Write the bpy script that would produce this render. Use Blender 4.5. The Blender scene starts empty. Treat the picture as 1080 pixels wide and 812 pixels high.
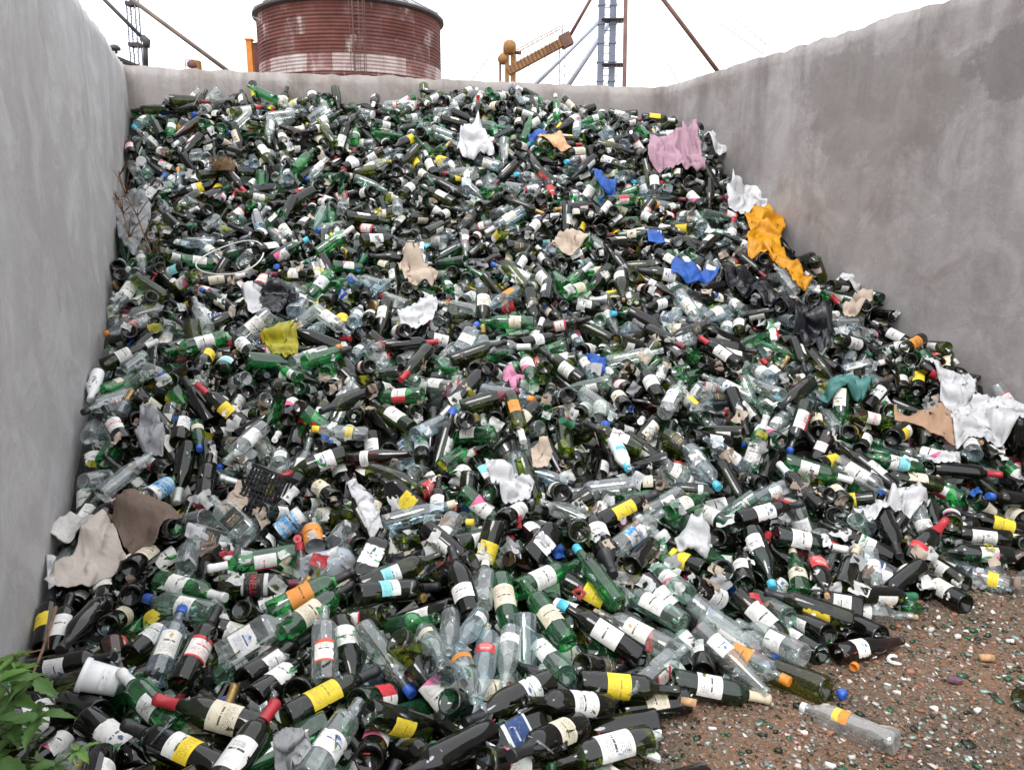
import bpy, math, random
import numpy as np
from mathutils import Vector, Matrix, noise, kdtree
from mathutils.bvhtree import BVHTree
from mathutils.geometry import delaunay_2d_cdt
random.seed(7); rng = np.random.default_rng(7)
R = math.radians
SC = bpy.context.scene; COL = SC.collection
# ------------------------------------------------------------------ camera
FPX, PITCH, CAMZ = 812.0, R(12.1), 1.3
cam_d = bpy.data.cameras.new('camera'); cam = bpy.data.objects.new('camera', cam_d); COL.objects.link(cam)
cam.location = (0, 0, CAMZ); cam.rotation_euler = (R(90) - PITCH, 0, 0)
cam_d.sensor_width = 36; cam_d.lens = FPX / 1080 * 36; cam_d.clip_start = .05; cam_d.clip_end = 3000
SC.camera = cam
# ------------------------------------------------------------------ overcast sky, weak wide sun, exposure
SUN_EL, SUN_AZ = R(62), R(200)
w = bpy.data.worlds.new('World'); SC.world = w; w.use_nodes = True
nt = w.node_tree; nt.nodes.clear()
sky = nt.nodes.new('ShaderNodeTexSky'); sky.sky_type = 'NISHITA'; sky.sun_disc = False
sky.sun_elevation = SUN_EL; sky.sun_rotation = SUN_AZ; sky.air_density = 1; sky.dust_density = 4
hs = nt.nodes.new('ShaderNodeHueSaturation'); hs.inputs['Saturation'].default_value = .25
mx = nt.nodes.new('ShaderNodeMix'); mx.data_type = 'RGBA'; mx.inputs[0].default_value = .88
mx.inputs[7].default_value = (10.3, 10.5, 10.95, 1)          # the even white cloud cover
bg = nt.nodes.new('ShaderNodeBackground'); bg.inputs[1].default_value = .1
wo = nt.nodes.new('ShaderNodeOutputWorld')
nt.links.new(sky.outputs[0], hs.inputs['Color']); nt.links.new(hs.outputs[0], mx.inputs[6])
nt.links.new(mx.outputs[2], bg.inputs[0]); nt.links.new(bg.outputs[0], wo.inputs[0])
sd = bpy.data.lights.new('sun', 'SUN'); sd.energy = .9; sd.angle = R(25); sd.color = (1, .98, .96)
so = bpy.data.objects.new('sun', sd); COL.objects.link(so)
so.rotation_euler = Vector((-math.sin(SUN_AZ) * math.cos(SUN_EL), -math.cos(SUN_AZ) * math.cos(SUN_EL), -math.sin(SUN_EL))).to_track_quat('-Z', 'Y').to_euler()
SC.view_settings.view_transform = 'Standard'; SC.view_settings.look = 'None'
SC.view_settings.exposure = 1.0; SC.view_settings.gamma = 1; SC.view_settings.use_curve_mapping = False
SC.cycles.use_denoising = True
SC.cycles.max_bounces = 7; SC.cycles.diffuse_bounces = 3; SC.cycles.glossy_bounces = 3
SC.cycles.transmission_bounces = 4; SC.cycles.transparent_max_bounces = 10
# ------------------------------------------------------------------ pixel rays (photo 1080 x 812)
CP, SP = math.cos(PITCH), math.sin(PITCH)
CAM = Vector((0, 0, CAMZ))
def ray(px, py):
    x = (px - 540) / FPX; v = (406 - py) / FPX
    return Vector((x, CP + v * SP, -SP + v * CP))
def at(px, py, Y):
    d = ray(px, py); return CAM + d * (Y / d.y)
def proj(p):
    q = p - CAM; z = q.y * CP - q.z * SP
    if z < .01: return (-9999, -9999)
    return (540 + FPX * q.x / z, 406 - FPX * (q.y * SP + q.z * CP) / z)
# ------------------------------------------------------------------ object helpers
def tag(o, label=None, cat=None, group=None, kind=None):
    if label: o['label'] = label
    if cat: o['category'] = cat
    if group: o['group'] = group
    if kind: o['kind'] = kind
    return o
def empty(name, loc=(0, 0, 0), label=None, cat=None, group=None):
    o = bpy.data.objects.new(name, None); COL.objects.link(o); o.location = loc; o.empty_display_size = .1
    return tag(o, label, cat, group)
def link(name, me, parent=None, mat=None):
    o = bpy.data.objects.new(name, me); COL.objects.link(o)
    if parent: o.parent = parent
    if mat is not None:
        if len(me.materials) == 0: me.materials.append(mat)
        elif me.materials[0] is not mat:
            o.material_slots[0].link = 'OBJECT'; o.material_slots[0].material = mat
    return o
class MB:
    def __init__(s): s.v = []; s.f = []; s.m = []
    def add(s, vs, fs, mi=0):
        b = len(s.v); s.v += [tuple(p) for p in vs]; s.f += [tuple(i + b for i in f) for f in fs]; s.m += [mi] * len(fs); return s
    def box(s, c, d, rot=None, mi=0):
        c = Vector(c); x, y, z = d[0] / 2, d[1] / 2, d[2] / 2
        P = [Vector((a * x, b * y, e * z)) for e in (-1, 1) for b in (-1, 1) for a in (-1, 1)]
        if rot is not None: P = [rot @ p for p in P]
        return s.add([c + p for p in P], [(0, 2, 3, 1), (4, 5, 7, 6), (0, 1, 5, 4), (2, 6, 7, 3), (0, 4, 6, 2), (1, 3, 7, 5)], mi)
    def tube(s, pts, r, n=8, mi=0, cap=True):
        pts = [Vector(p) for p in pts]; rs = r if isinstance(r, (list, tuple)) else [r] * len(pts); V = []; F = []
        for i, p in enumerate(pts):
            d = (pts[min(i + 1, len(pts) - 1)] - pts[max(i - 1, 0)]).normalized()
            a = d.cross(Vector((0, 0, 1)) if abs(d.z) < .9 else Vector((1, 0, 0))).normalized(); b = d.cross(a)
            V += [p + (a * math.cos(2 * math.pi * k / n) + b * math.sin(2 * math.pi * k / n)) * rs[i] for k in range(n)]
        for i in range(len(pts) - 1):
            F += [(i * n + k, i * n + (k + 1) % n, (i + 1) * n + (k + 1) % n, (i + 1) * n + k) for k in range(n)]
        if cap: F += [tuple(range(n))[::-1], tuple(range((len(pts) - 1) * n, len(pts) * n))]
        return s.add(V, F, mi)
    def lathe(s, prof, n=24, mi=0, M=None):
        V = []; F = []
        for (r, z) in prof: V += [Vector((r * math.cos(2 * math.pi * k / n), r * math.sin(2 * math.pi * k / n), z)) for k in range(n)]
        for i in range(len(prof) - 1):
            F += [(i * n + k, i * n + (k + 1) % n, (i + 1) * n + (k + 1) % n, (i + 1) * n + k) for k in range(n)]
        if M is not None: V = [M @ p for p in V]
        return s.add(V, F, mi)
    def mesh(s, name, mats=(), smooth=False):
        me = bpy.data.meshes.new(name); me.from_pydata(s.v, [], s.f)
        for m in mats: me.materials.append(m)
        if len(mats) > 1: me.polygons.foreach_set('material_index', s.m)
        if smooth: me.polygons.foreach_set('use_smooth', [True] * len(s.f))
        me.update(); return me
    def build(s, name, mat, parent=None, smooth=False):
        return link(name, s.mesh(name, mat if isinstance(mat, (list, tuple)) else (mat,), smooth), parent)
# ------------------------------------------------------------------ material helpers
def new_mat(name):
    m = bpy.data.materials.new(name); m.use_nodes = True; m.node_tree.nodes.clear(); return m, m.node_tree
class N:
    def __init__(s, t): s.t = t
    def n(s, typ, **k):
        x = s.t.nodes.new('ShaderNode' + typ)
        for a, b in k.items(): setattr(x, a, b)
        return x
    def l(s, a, b): s.t.links.new(a, b)
    def put(s, sock, v):
        if hasattr(v, 'links') or hasattr(v, 'is_output'): s.l(v, sock)
        else: sock.default_value = v
    def m(s, op, a, b=None, c=None):
        x = s.n('Math', operation=op); s.put(x.inputs[0], a)
        if b is not None: s.put(x.inputs[1], b)
        if c is not None: s.put(x.inputs[2], c)
        return x.outputs[0]
    def mix(s, f, a, b, mode='MIX'):
        x = s.n('Mix', data_type='RGBA', blend_type=mode); s.put(x.inputs[0], f)
        for i, v in ((6, a), (7, b)): s.put(x.inputs[i], v if not isinstance(v, tuple) or len(v) == 4 else (*v, 1))
        return x.outputs[2]
    def noise(s, scale, vec=None, detail=4, rough=.55, dist=0):
        x = s.n('TexNoise'); x.inputs['Scale'].default_value = scale; x.inputs['Detail'].default_value = detail
        x.inputs['Roughness'].default_value = rough; x.inputs['Distortion'].default_value = dist
        if vec is not None: s.l(vec, x.inputs['Vector'])
        return x.outputs['Fac']
    def ramp(s, f, stops):
        x = s.n('ValToRGB'); s.l(f, x.inputs[0]); e = x.color_ramp.elements
        while len(e) < len(stops): e.new(.5)
        for i, (p, c) in enumerate(stops): e[i].position = p; e[i].color = c if isinstance(c, tuple) and len(c) == 4 else ((*c, 1) if isinstance(c, tuple) else (c, c, c, 1))
        return x.outputs[0]
    def map(s, vec, scale=(1, 1, 1), rot=(0, 0, 0), loc=(0, 0, 0)):
        x = s.n('Mapping'); s.l(vec, x.inputs[0]); x.inputs['Scale'].default_value = scale
        x.inputs['Rotation'].default_value = rot; x.inputs['Location'].default_value = loc; return x.outputs[0]
    def coord(s, k='Object'): return s.n('TexCoord').outputs[k]
    def bump(s, h, strength=.3, dist=.01):
        x = s.n('Bump'); x.inputs['Strength'].default_value = strength; x.inputs['Distance'].default_value = dist; s.l(h, x.inputs['Height']); return x.outputs[0]
    def bsdf(s, col, rough=.6, normal=None, metal=0, spec=.5, **k):
        x = s.n('BsdfPrincipled'); s.put(x.inputs['Base Color'], col if not isinstance(col, tuple) or len(col) == 4 else (*col, 1))
        s.put(x.inputs['Roughness'], rough); x.inputs['Metallic'].default_value = metal; x.inputs['Specular IOR Level'].default_value = spec
        if normal is not None: s.l(normal, x.inputs['Normal'])
        for a, b in k.items(): x.inputs[a.replace('_', ' ')].default_value = b
        return x.outputs[0]
    def out(s, sh): o = s.n('OutputMaterial'); s.l(sh, o.inputs[0])
def plain(name, col, rough=.6, metal=0, var=.15, scale=8, bump=.15, bscale=60):
    m, t = new_mat(name); g = N(t); c = g.coord()
    f = g.noise(scale, c); lo = tuple(x * (1 - var) for x in col); hi = tuple(min(1, x * (1 + var)) for x in col)
    cc = g.ramp(f, [(.3, lo), (.7, hi)])
    g.out(g.bsdf(cc, rough, g.bump(g.noise(bscale, c), bump, .004), metal)); return m
# glass of a thin wall: tinted straight-through light, sharp reflection rising to the rim, a dusty film that also paints refracted sky into clear and green glass
def glass(name, tint, edge, dust_refr=.1, dust_refr_col=(.34, .32, .28), refl=.085, rough=.03):
    m, t = new_mat(name); g = N(t)
    lw = g.n('LayerWeight'); lw.inputs[0].default_value = .5; f = lw.outputs['Facing']
    tr = g.n('BsdfTransparent'); g.l(g.mix(g.m('POWER', f, 2.2), tint, edge), tr.inputs[0])
    gl = g.n('BsdfGlossy'); gl.inputs['Roughness'].default_value = rough
    c = g.coord(); oi = g.n('ObjectInfo')
    va = g.n('VectorMath', operation='ADD'); g.l(c, va.inputs[0]); 
    cb = g.n('CombineXYZ'); g.put(cb.inputs[0], g.m('MULTIPLY', oi.outputs['Random'], 37.)); g.l(cb.outputs[0], va.inputs[1])
    g.l(g.bump(g.noise(22, va.outputs[0], 2), .05, .01), gl.inputs['Normal'])
    mx = g.n('MixShader'); g.put(mx.inputs[0], g.m('ADD', g.m('MULTIPLY', g.m('POWER', f, 4.), .8), refl)); g.l(tr.outputs[0], mx.inputs[1]); g.l(gl.outputs[0], mx.inputs[2])
    df = g.n('BsdfDiffuse'); df.inputs[0].default_value = (*dust_refr_col, 1)
    d = g.m('MULTIPLY', g.ramp(g.noise(9, va.outputs[0], 3, .5), [(.30, .25), (.75, .8)]), g.m('ADD', .35, g.m('MULTIPLY', g.m('POWER', f, 2.), 1.15)))  # stronger at the rim, painting in the brightness of refraction
    m2 = g.n('MixShader'); g.put(m2.inputs[0], g.m('MULTIPLY', d, dust_refr * 2)); g.l(mx.outputs[0], m2.inputs[1]); g.l(df.outputs[0], m2.inputs[2])
    g.out(m2.outputs[0]); return m
# printed paper label: u runs round the bottle (whole numbers pick the print), v runs from base to neck
def paper(name, base, ink, accent=None, mode='none', inkamt=1.):
    m, t = new_mat(name); g = N(t); uv = g.n('UVMap').outputs[0]
    sx = g.n('SeparateXYZ'); g.l(uv, sx.inputs[0]); u0, v = sx.outputs[0], sx.outputs[1]; u = g.m('FRACT', u0); k = g.m('FLOOR', u0)
    def inside(x, a, b): return g.m('MULTIPLY', g.m('GREATER_THAN', x, a), g.m('LESS_THAN', x, b))
    kk = g.m('FRACT', g.m('MULTIPLY', k, .377))
    def txt(rows, ux, thr, v0, v1, u0_, u1_):
        row = g.m('FLOOR', g.m('MULTIPLY', v, rows)); fr = g.m('FRACT', g.m('MULTIPLY', v, rows))
        cb = g.n('CombineXYZ'); g.put(cb.inputs[0], g.m('MULTIPLY', u0, ux)); g.put(cb.inputs[1], g.m('MULTIPLY', row, 3.71)); g.put(cb.inputs[2], g.m('MULTIPLY', k, 1.3))
        ns = g.n('TexNoise'); ns.inputs['Scale'].default_value = 1; ns.inputs['Detail'].default_value = 1; g.l(cb.outputs[0], ns.inputs['Vector'])
        a = g.m('MULTIPLY', g.m('GREATER_THAN', ns.outputs['Fac'], thr), inside(fr, .25, .8))
        return g.m('MULTIPLY', a, g.m('MULTIPLY', inside(v, v0, v1), inside(u, u0_, u1_)))
    small = g.m('MULTIPLY', txt(17., 60., .5, .10, .45, .16, .84), g.m('GREATER_THAN', kk, .25))
    big = g.m('MULTIPLY', txt(8., 26., .40, .5, .625, .24, .76), g.m('LESS_THAN', kk, .8))
    mid = g.m('MULTIPLY', txt(22., 46., .46, .64, .82, .3, .7), g.m('GREATER_THAN', g.m('FRACT', g.m('MULTIPLY', kk, 7.1)), .5)); small = g.m('MULTIPLY', g.m('MAXIMUM', small, mid), .75)
    c = g.coord(); col = g.mix(g.ramp(g.noise(30, c, 5), [(.35, .0), (.8, .55)]), base, tuple(x * y for x, y in zip(base, (.72, .66, .55))))
    if mode == 'half': col = g.mix(g.m('LESS_THAN', v, .55), col, accent)
    if mode == 'band': col = g.mix(g.m('MAXIMUM', g.m('GREATER_THAN', v, .84), g.m('LESS_THAN', v, .09)), col, accent)
    if mode == 'diag': col = g.mix(g.m('LESS_THAN', g.m('ADD', g.m('MULTIPLY', u, .8), v), .62), col, accent)
    if mode == 'side': col = g.mix(g.m('LESS_THAN', u, .38), col, accent)
    if mode == 'seal':
        du = g.m('MULTIPLY', g.m('SUBTRACT', u, .5), 1.1); dv = g.m('SUBTRACT', v, .78); rr = g.m('SQRT', g.m('ADD', g.m('MULTIPLY', du, du), g.m('MULTIPLY', dv, dv)))
        nn = g.m('ADD', rr, g.m('MULTIPLY', g.m('SUBTRACT', g.noise(9, uv, 2), .5), .22)); col = g.mix(g.m('LESS_THAN', nn, .085), col, accent)
    if mode == 'photo':
        nn = g.noise(3.5, uv, 3, .6, .6); col = g.mix(g.m('LESS_THAN', v, .75), col, g.ramp(nn, [(.35, (.02, .16, .45)), (.5, accent), (.62, (.85, .42, .12)), (.75, (.8, .75, .6))]))
    f = g.m('MULTIPLY', g.m('MAXIMUM', small, big), inkamt)
    sc_n = g.noise(7., uv, 6, .68); col = g.mix(g.m('MULTIPLY', g.ramp(sc_n, [(.52, 0.), (.70, 1.)]), .55), g.mix(f, col, ink), (.30, .25, .19))
    bs = g.bsdf(col, .6, g.bump(g.noise(26, c, 4, .6, .8), .35, .004))
    # torn and peeled rims: the paper is missing where a rough noise beats the distance to the rim
    ru = g.m('MINIMUM', u, g.m('SUBTRACT', 1., u)); rv = g.m('MINIMUM', v, g.m('SUBTRACT', 1., v)); rim = g.m('MINIMUM', ru, rv)
    cb = g.n('CombineXYZ'); g.put(cb.inputs[0], u0); g.put(cb.inputs[1], v); g.put(cb.inputs[2], g.m('MULTIPLY', k, 5.3))
    tn = g.noise(4.2, cb.outputs[0], 5, .62); wear = g.m('MULTIPLY', g.m('FRACT', g.m('MULTIPLY', k, .619)), .62)
    gone = g.m('GREATER_THAN', g.m('SUBTRACT', g.m('ADD', tn, g.m('MULTIPLY', wear, .5)), g.m('MULTIPLY', rim, 1.3)), .80)
    tp = g.n('BsdfTransparent'); ms = g.n('MixShader'); g.put(ms.inputs[0], gone); g.l(bs, ms.inputs[1]); g.l(tp.outputs[0], ms.inputs[2]); g.out(ms.outputs[0]); return m
# ------------------------------------------------------------------ materials of the setting
def concrete(name, cols, streak, patch=None):
    m, t = new_mat(name); g = N(t); c = g.n('NewGeometry').outputs['Position']; sz = g.n('SeparateXYZ'); g.l(c, sz.inputs[0]); Z = sz.outputs[2]
    big = g.noise(1.1, c, 8, .68, .6); col = g.ramp(big, [(.30, cols[0]), (.48, cols[1]), (.70, cols[2])])
    bl = g.noise(3.2, g.map(c, loc=(4, 7, 2)), 8, .7, .8); col = g.mix(g.m('MULTIPLY', g.ramp(bl, [(.46, 0.), (.60, 1.)]), .6), col, tuple(min(1, x * 1.22) for x in cols[2]))
    b2 = g.noise(2.1, g.map(c, loc=(1, 3, 8)), 8, .7, .5); col = g.mix(g.m('MULTIPLY', g.ramp(b2, [(.52, 0.), (.66, 1.)]), .75), col, cols[3])
    st = g.noise(1., g.map(c, (3.2, 3.2, .8)), 4, .55, .4); col = g.mix(g.m('MULTIPLY', g.ramp(st, [(.46, 0.), (.72, 1.)]), streak), col, tuple(x * .6 for x in cols[1]))
    dr = g.noise(1., g.map(c, (4.2, 4.2, .3), loc=(2, 8, 0)), 4, .6); col = g.mix(g.m('MULTIPLY', g.m('MULTIPLY', g.ramp(dr, [(.50, 0.), (.66, 1.)]), g.ramp(g.m('MULTIPLY', Z, .4), [(.3, .15), (.97, 1.)])), min(.62, streak * 2.2)), col, tuple(x * .55 for x in cols[3]))
    sw = g.noise(4.5, c, 6, .72, 3.); col = g.mix(g.m('MULTIPLY', g.ramp(sw, [(.53, 0.), (.555, 1.), (.58, 0.)]), .2), col, tuple(min(1, x * 1.35) for x in cols[2]))
    pit = g.noise(38, c, 4, .7); col = g.mix(g.m('MULTIPLY', g.ramp(pit, [(.64, 0.), (.72, 1.)]), .25), col, tuple(x * .6 for x in cols[0]))
    if patch:
        for (pc, rad, pcol, k) in patch:
            vm = g.n('VectorMath', operation='SUBTRACT'); g.l(c, vm.inputs[0]); vm.inputs[1].default_value = pc
            v2 = g.n('VectorMath', operation='DIVIDE'); g.l(vm.outputs[0], v2.inputs[0]); v2.inputs[1].default_value = rad
            ln = g.n('VectorMath', operation='LENGTH'); g.l(v2.outputs[0], ln.inputs[0])
            d = g.m('ADD', ln.outputs['Value'], g.m('MULTIPLY', g.m('SUBTRACT', g.noise(2.2, c, 8, .72), .5), 2.4))
            col = g.mix(g.m('MULTIPLY', g.ramp(d, [(.74, 1.), (.86, 0.)]), k), col, pcol)
    h = g.m('ADD', g.m('ADD', g.m('MULTIPLY', sw, .25), g.m('MULTIPLY', g.noise(13, c, 4, .55, 1.5), .7)), g.m('MULTIPLY', g.noise(80, c, 4, .7), .3))
    g.out(g.bsdf(col, .88, g.bump(h, .26, .012), spec=.25)); return m
CR_TOP = at(697, 93, 6.96); 
WL0, WL1 = Vector((-2.83, 6.0, 0)), Vector((-.45, -.68, 0))           # left wall: far end, near end
WR0, WR1 = Vector((1.27, 6.96, 0)), Vector((3.85, -.3, 0))            # right wall
WL1 = WL0 + Vector((.3564, -1, 0)) * 6.9; WR1 = WR0 + Vector((.3556, -1, 0)) * 7.4
M_LW = concrete('left_wall_cement', [(.345, .33, .325), (.385, .372, .37), (.42, .41, .412), (.35, .322, .31)], .10)
dp = Vector((2.43, 3.62, 2.02))
M_RW = concrete('right_wall_cement', [(.225, .203, .195), (.285, .262, .255), (.335, .314, .307), (.215, .182, .165)], .22,
    [((dp.x, dp.y, dp.z), (.3, .62, .2), (.165, .152, .145), .7), (tuple(at(930, 110, 4.7)), (.5, .8, .4), (.2, .18, .17), .5)])
M_BW = concrete('back_wall_cement', [(.235, .208, .192), (.30, .272, .256), (.355, .33, .315), (.24, .195, .165)], .3)
def ground_mat():
    m, t = new_mat('littered_red_soil'); g = N(t); c = g.n('NewGeometry').outputs['Position']
    a = g.noise(2.2, c, 6, .6); a2 = g.noise(.9, g.map(c, loc=(3, 5, 1)), 4, .6); col = g.ramp(a, [(.3, (.10, .074, .056)), (.5, (.20, .118, .074)), (.72, (.29, .145, .08))])
    col = g.mix(g.ramp(a2, [(.40, .5), (.58, 0.)]), col, (.085, .075, .058))
    sp = g.noise(120, c, 3, .7); col = g.mix(g.ramp(sp, [(.52, 0.), (.66, .8)]), col, (.26, .235, .2))
    s2 = g.noise(75, g.map(c, loc=(3, 1, 2)), 3, .7); col = g.mix(g.ramp(s2, [(.58, 0.), (.66, .9)]), col, (.025, .03, .02))
    vo = g.n('TexVoronoi'); vo.inputs['Scale'].default_value = 70; g.l(c, vo.inputs['Vector'])
    g.out(g.bsdf(col, .9, g.bump(g.m('ADD', g.noise(60, c, 5, .7), vo.outputs['Distance']), .9, .012), spec=.2)); return m
M_SOIL = ground_mat()
# ------------------------------------------------------------------ ground
gb = MB(); n = 60
xs = [-400, -60, -12] + [-6 + 12 * i / n for i in range(n + 1)] + [12, 60, 400]; ys = [-400, -60, -8] + [-2 + 12 * i / n for i in range(n + 1)] + [16, 80, 600]
V = [(x, y, .012 * noise.noise((x * 1.7, y * 1.7, 3.)) if abs(x) < 7 and -3 < y < 11 else 0) for y in ys for x in xs]; nx = len(xs)
gb.add(V, [(j * nx + i, j * nx + i + 1, (j + 1) * nx + i + 1, (j + 1) * nx + i) for j in range(len(ys) - 1) for i in range(nx - 1)])
tag(gb.build('ground', M_SOIL, smooth=True), kind='structure')
# ------------------------------------------------------------------ concrete walls with uneven mortar tops
def wall(name, a, b, H0, H1, mat, label, thick=.2, seed=0., chip=.02):
    d = (b - a); L = d.length; d.normalize(); nrm = Vector((d.y, -d.x, 0))      # towards the inside
    if nrm.dot(Vector((0, 3.5, 0)) - a) < 0: nrm = -nrm
    nx, nz = int(L / .022), 34; V = []; F = []
    for j in range(nz + 1):
        for i in range(nx + 1):
            s = L * i / nx; top = H0 + (H1 - H0) * i / nx
            top += chip * noise.noise((s * 2.1, seed, 0)) + chip * .9 * noise.noise((s * 9, seed, 4)) + chip * .4 * noise.noise((s * 20, seed, 9)) + chip * max(0, noise.noise((s * 5, seed, 13)) - .25) * 2
            z = -.05 + (top + .05) * j / nz; p = a + d * s
            off = .010 * noise.noise((s * 1.6, z * 1.6, seed)) + .004 * noise.noise((s * 7, z * 7, seed + 3)) - (.012 * (j == nz)) + (.012 * noise.noise((s * 13, seed, 2)) if j >= nz - 1 else 0)
            V.append((p.x + nrm.x * off, p.y + nrm.y * off, z))
    for j in range(nz): F += [(j * (nx + 1) + i, j * (nx + 1) + i + 1, (j + 1) * (nx + 1) + i + 1, (j + 1) * (nx + 1) + i) for i in range(nx)]
    b0 = len(V); r0 = nz * (nx + 1)
    for i in range(nx + 1):
        t = Vector(V[r0 + i]); V.append(t - nrm * thick * .5 + Vector((0, 0, .012 * noise.noise((t.x * 9, t.y * 9, 1.))))); 
    for i in range(nx + 1): V.append(Vector(V[r0 + i]) - nrm * thick)
    for i in range(nx + 1): t = Vector(V[i]) - nrm * thick; V.append(t)
    for k, (p, q) in enumerate(((r0, b0), (b0, b0 + nx + 1), (b0 + nx + 1, b0 + 2 * nx + 2))): F += [(p + i, p + i + 1, q + i + 1, q + i) for i in range(nx)]
    m = MB().add(V, F); o = m.build(name, mat, smooth=True); return tag(o, label, 'wall')
H = 2.4
wall('concrete_wall', WL0 + (WL0 - WL1).normalized() * .01, WL1, H, H + .02, M_LW, 'smooth grey concrete side wall along the left of the heap', seed=1.)
wall('concrete_wall', WL0 + (WL0 - WR0).normalized() * .25, WR0 + (WR0 - WL0).normalized() * .22, H, H, M_BW, 'low brownish concrete back wall behind the heap, below the rusty silo', seed=5., chip=.016)
wall('concrete_wall', WR0 + (WR0 - WR1).normalized() * .01, WR1, H, H, M_RW, 'stained concrete side wall on the right with a dark patch near its top', seed=9., chip=.014)
# ------------------------------------------------------------------ grain plant behind the walls
def rust(name, a, b, c, pale=0., sc=1.):
    m, t = new_mat(name); g = N(t); p = g.n('NewGeometry').outputs['Position']
    col = g.ramp(g.noise(1.1 * sc, p, 6, .65), [(.3, a), (.5, b), (.7, c)])
    col = g.mix(g.ramp(g.noise(1., g.map(p, (1.6, 1.6, .5)), 6, .7), [(.62 - pale, 0.), (.75 - pale, .85)]), col, (.5, .45, .43))
    g.out(g.bsdf(col, .75, g.bump(g.noise(12, p, 4), .2, .03), spec=.2)); return m
M_RUST = [rust('rust_red_sheet', (.098, .038, .032), (.142, .053, .044), (.19, .078, .062), .0),
          rust('rust_dark_sheet', (.085, .033, .028), (.125, .046, .038), (.165, .064, .054), -.03),
          rust('rust_worn_sheet', (.10, .04, .036), (.15, .068, .06), (.22, .13, .12), .07)]
M_BARE = [rust('bare_sheet', (.30, .16, .15), (.42, .34, .33), (.55, .5, .5), .12), rust('bare_sheet_rusty', (.16, .06, .05), (.27, .15, .14), (.45, .38, .37), .06)]
M_GALV = plain('old_roof_sheet', (.26, .25, .25), .6, 0, .3, 2); M_DARK = plain('dark_steel', (.05, .05, .055), .6, 0, .3, 6)
M_BLUE = plain('blue_grey_steel', (.17, .20, .26), .55, 0, .12, 3); M_PALE = plain('pale_grey_pipe', (.42, .46, .53), .55, 0, .1, 3)
M_OCHRE = plain('ochre_paint', (.30, .15, .045), .65, 0, .35, 2.5); M_ORANGE = plain('orange_paint', (.62, .22, .03), .6, 0, .2, 3)
M_BROWN = plain('brown_pipe', (.15, .075, .06), .65, 0, .3, 2); M_GREYPIPE = plain('weathered_pipe', (.16, .125, .1), .65, 0, .3, 2)
M_WIRE = plain('wire_steel', (.45, .46, .48), .6)
SY = 42.; sc_ = at(369, 20, SY); eL = at(273, 20, SY); eR = at(465, 20, SY)
RS = (eR.x - eL.x) / 2 * .985; ZE = at(273, 22, SY).z; SX = (eL.x + eR.x) / 2
silo = empty('grain_silo', (SX, SY, 0), 'round rust red corrugated steel silo with a whitish band near its foot', 'silo')
rows, cols = 14, 24; rowh = ZE / rows
def sheet_mesh():
    V = []; nz, na = 30, 6; a1 = 2 * math.pi / cols * .99
    for j in range(nz + 1):
        z = rowh * .985 * j / nz; rr = RS + .018 * math.sin(j / nz * math.pi * 2 * 5) + (.012 if j == 0 else 0)
        for i in range(na + 1): a = a1 * i / na; V.append((rr * math.cos(a), rr * math.sin(a), z))
    F = [(j * (na + 1) + i, j * (na + 1) + i + 1, (j + 1) * (na + 1) + i + 1, (j + 1) * (na + 1) + i) for j in range(nz) for i in range(na)]
    m = MB().add(V, F); return m.mesh('sheet_panel', (M_RUST[0],), True)
sm = sheet_mesh()
core = MB().lathe([(RS - .06, 0), (RS - .06, ZE)], 48).build('inner_shell', M_DARK, silo)
wz0, wz1 = at(369, 73, SY - RS).z, at(369, 53, SY - RS).z
for j in range(rows):
    zc = rowh * (j + .5)
    for i in range(cols):
        a = 2 * math.pi * (i + .5 * (j % 2)) / cols
        if math.sin(a + .15) > .35: continue                               # the far side is out of sight
        band = wz0 < zc < wz1
        o = link('sheet_panel', sm, silo, (M_BARE[0] if random.random() < .6 else M_BARE[1]) if band else random.choice(M_RUST[:1] * 4 + M_RUST[1:2] * 3 + M_RUST[2:] * 2))
        o.location = (0, 0, rowh * j); o.rotation_euler = (0, 0, a)
rf = MB().lathe([(RS + .18, ZE - .12), (RS + .2, ZE), (RS * .5, ZE + RS * .26), (.5, ZE + RS * .48), (.5, ZE + RS * .48 + .5), (.05, ZE + RS * .48 + .7)], 48).build('roof', M_GALV, silo)
MB().lathe([(RS + .02, ZE - .2), (RS + .2, ZE - .10), (RS + .2, ZE - .03), (RS + .1, ZE)], 48).build('eave_ring', M_DARK, rf)
for k in range(24):
    a = 2 * math.pi * k / 24; MB().tube([((RS + .2) * math.cos(a), (RS + .2) * math.sin(a), ZE + .03), (.5 * math.cos(a), .5 * math.sin(a), ZE + RS * .48 + .03)], .035, 4).build('roof_rib', M_GALV, rf)
lx = at(378, 40, SY - RS).x - SX; ly = -math.sqrt(RS * RS - lx * lx) - .12
ld = MB()
for s in (-.22, .22): ld.tube([(lx + s, ly, 3), (lx + s, ly, ZE + .8)], .022, 5)
for k in range(int((ZE - 3) / .33)): ld.tube([(lx - .22, ly, 3.1 + k * .33), (lx + .22, ly, 3.1 + k * .33)], .018, 4)
lo = ld.build('ladder', M_BROWN, silo)
cg = MB()
for k in range(int((ZE - 4) / .9)):
    z = 4.2 + k * .9; cg.tube([(lx + .38 * math.cos(math.pi * (1 + q / 8)), ly + .62 * math.sin(math.pi * (1 + q / 8)), z) for q in range(9)], .02, 4)
for q in (1, 3, 5, 7): cg.tube([(lx + .38 * math.cos(math.pi * (1 + q / 8)), ly + .62 * math.sin(math.pi * (1 + q / 8)), 4.2) , (lx + .38 * math.cos(math.pi * (1 + q / 8)), ly + .62 * math.sin(math.pi * (1 + q / 8)), ZE + .6)], .016, 4)
cg.build('ladder_cage', M_BROWN, lo)
p = at(271, 50, SY + 4)
b2 = empty('grain_bin', (p.x + .9, SY + 4, 0), 'small dark red bin half hidden behind the left side of the silo', 'silo')
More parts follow.
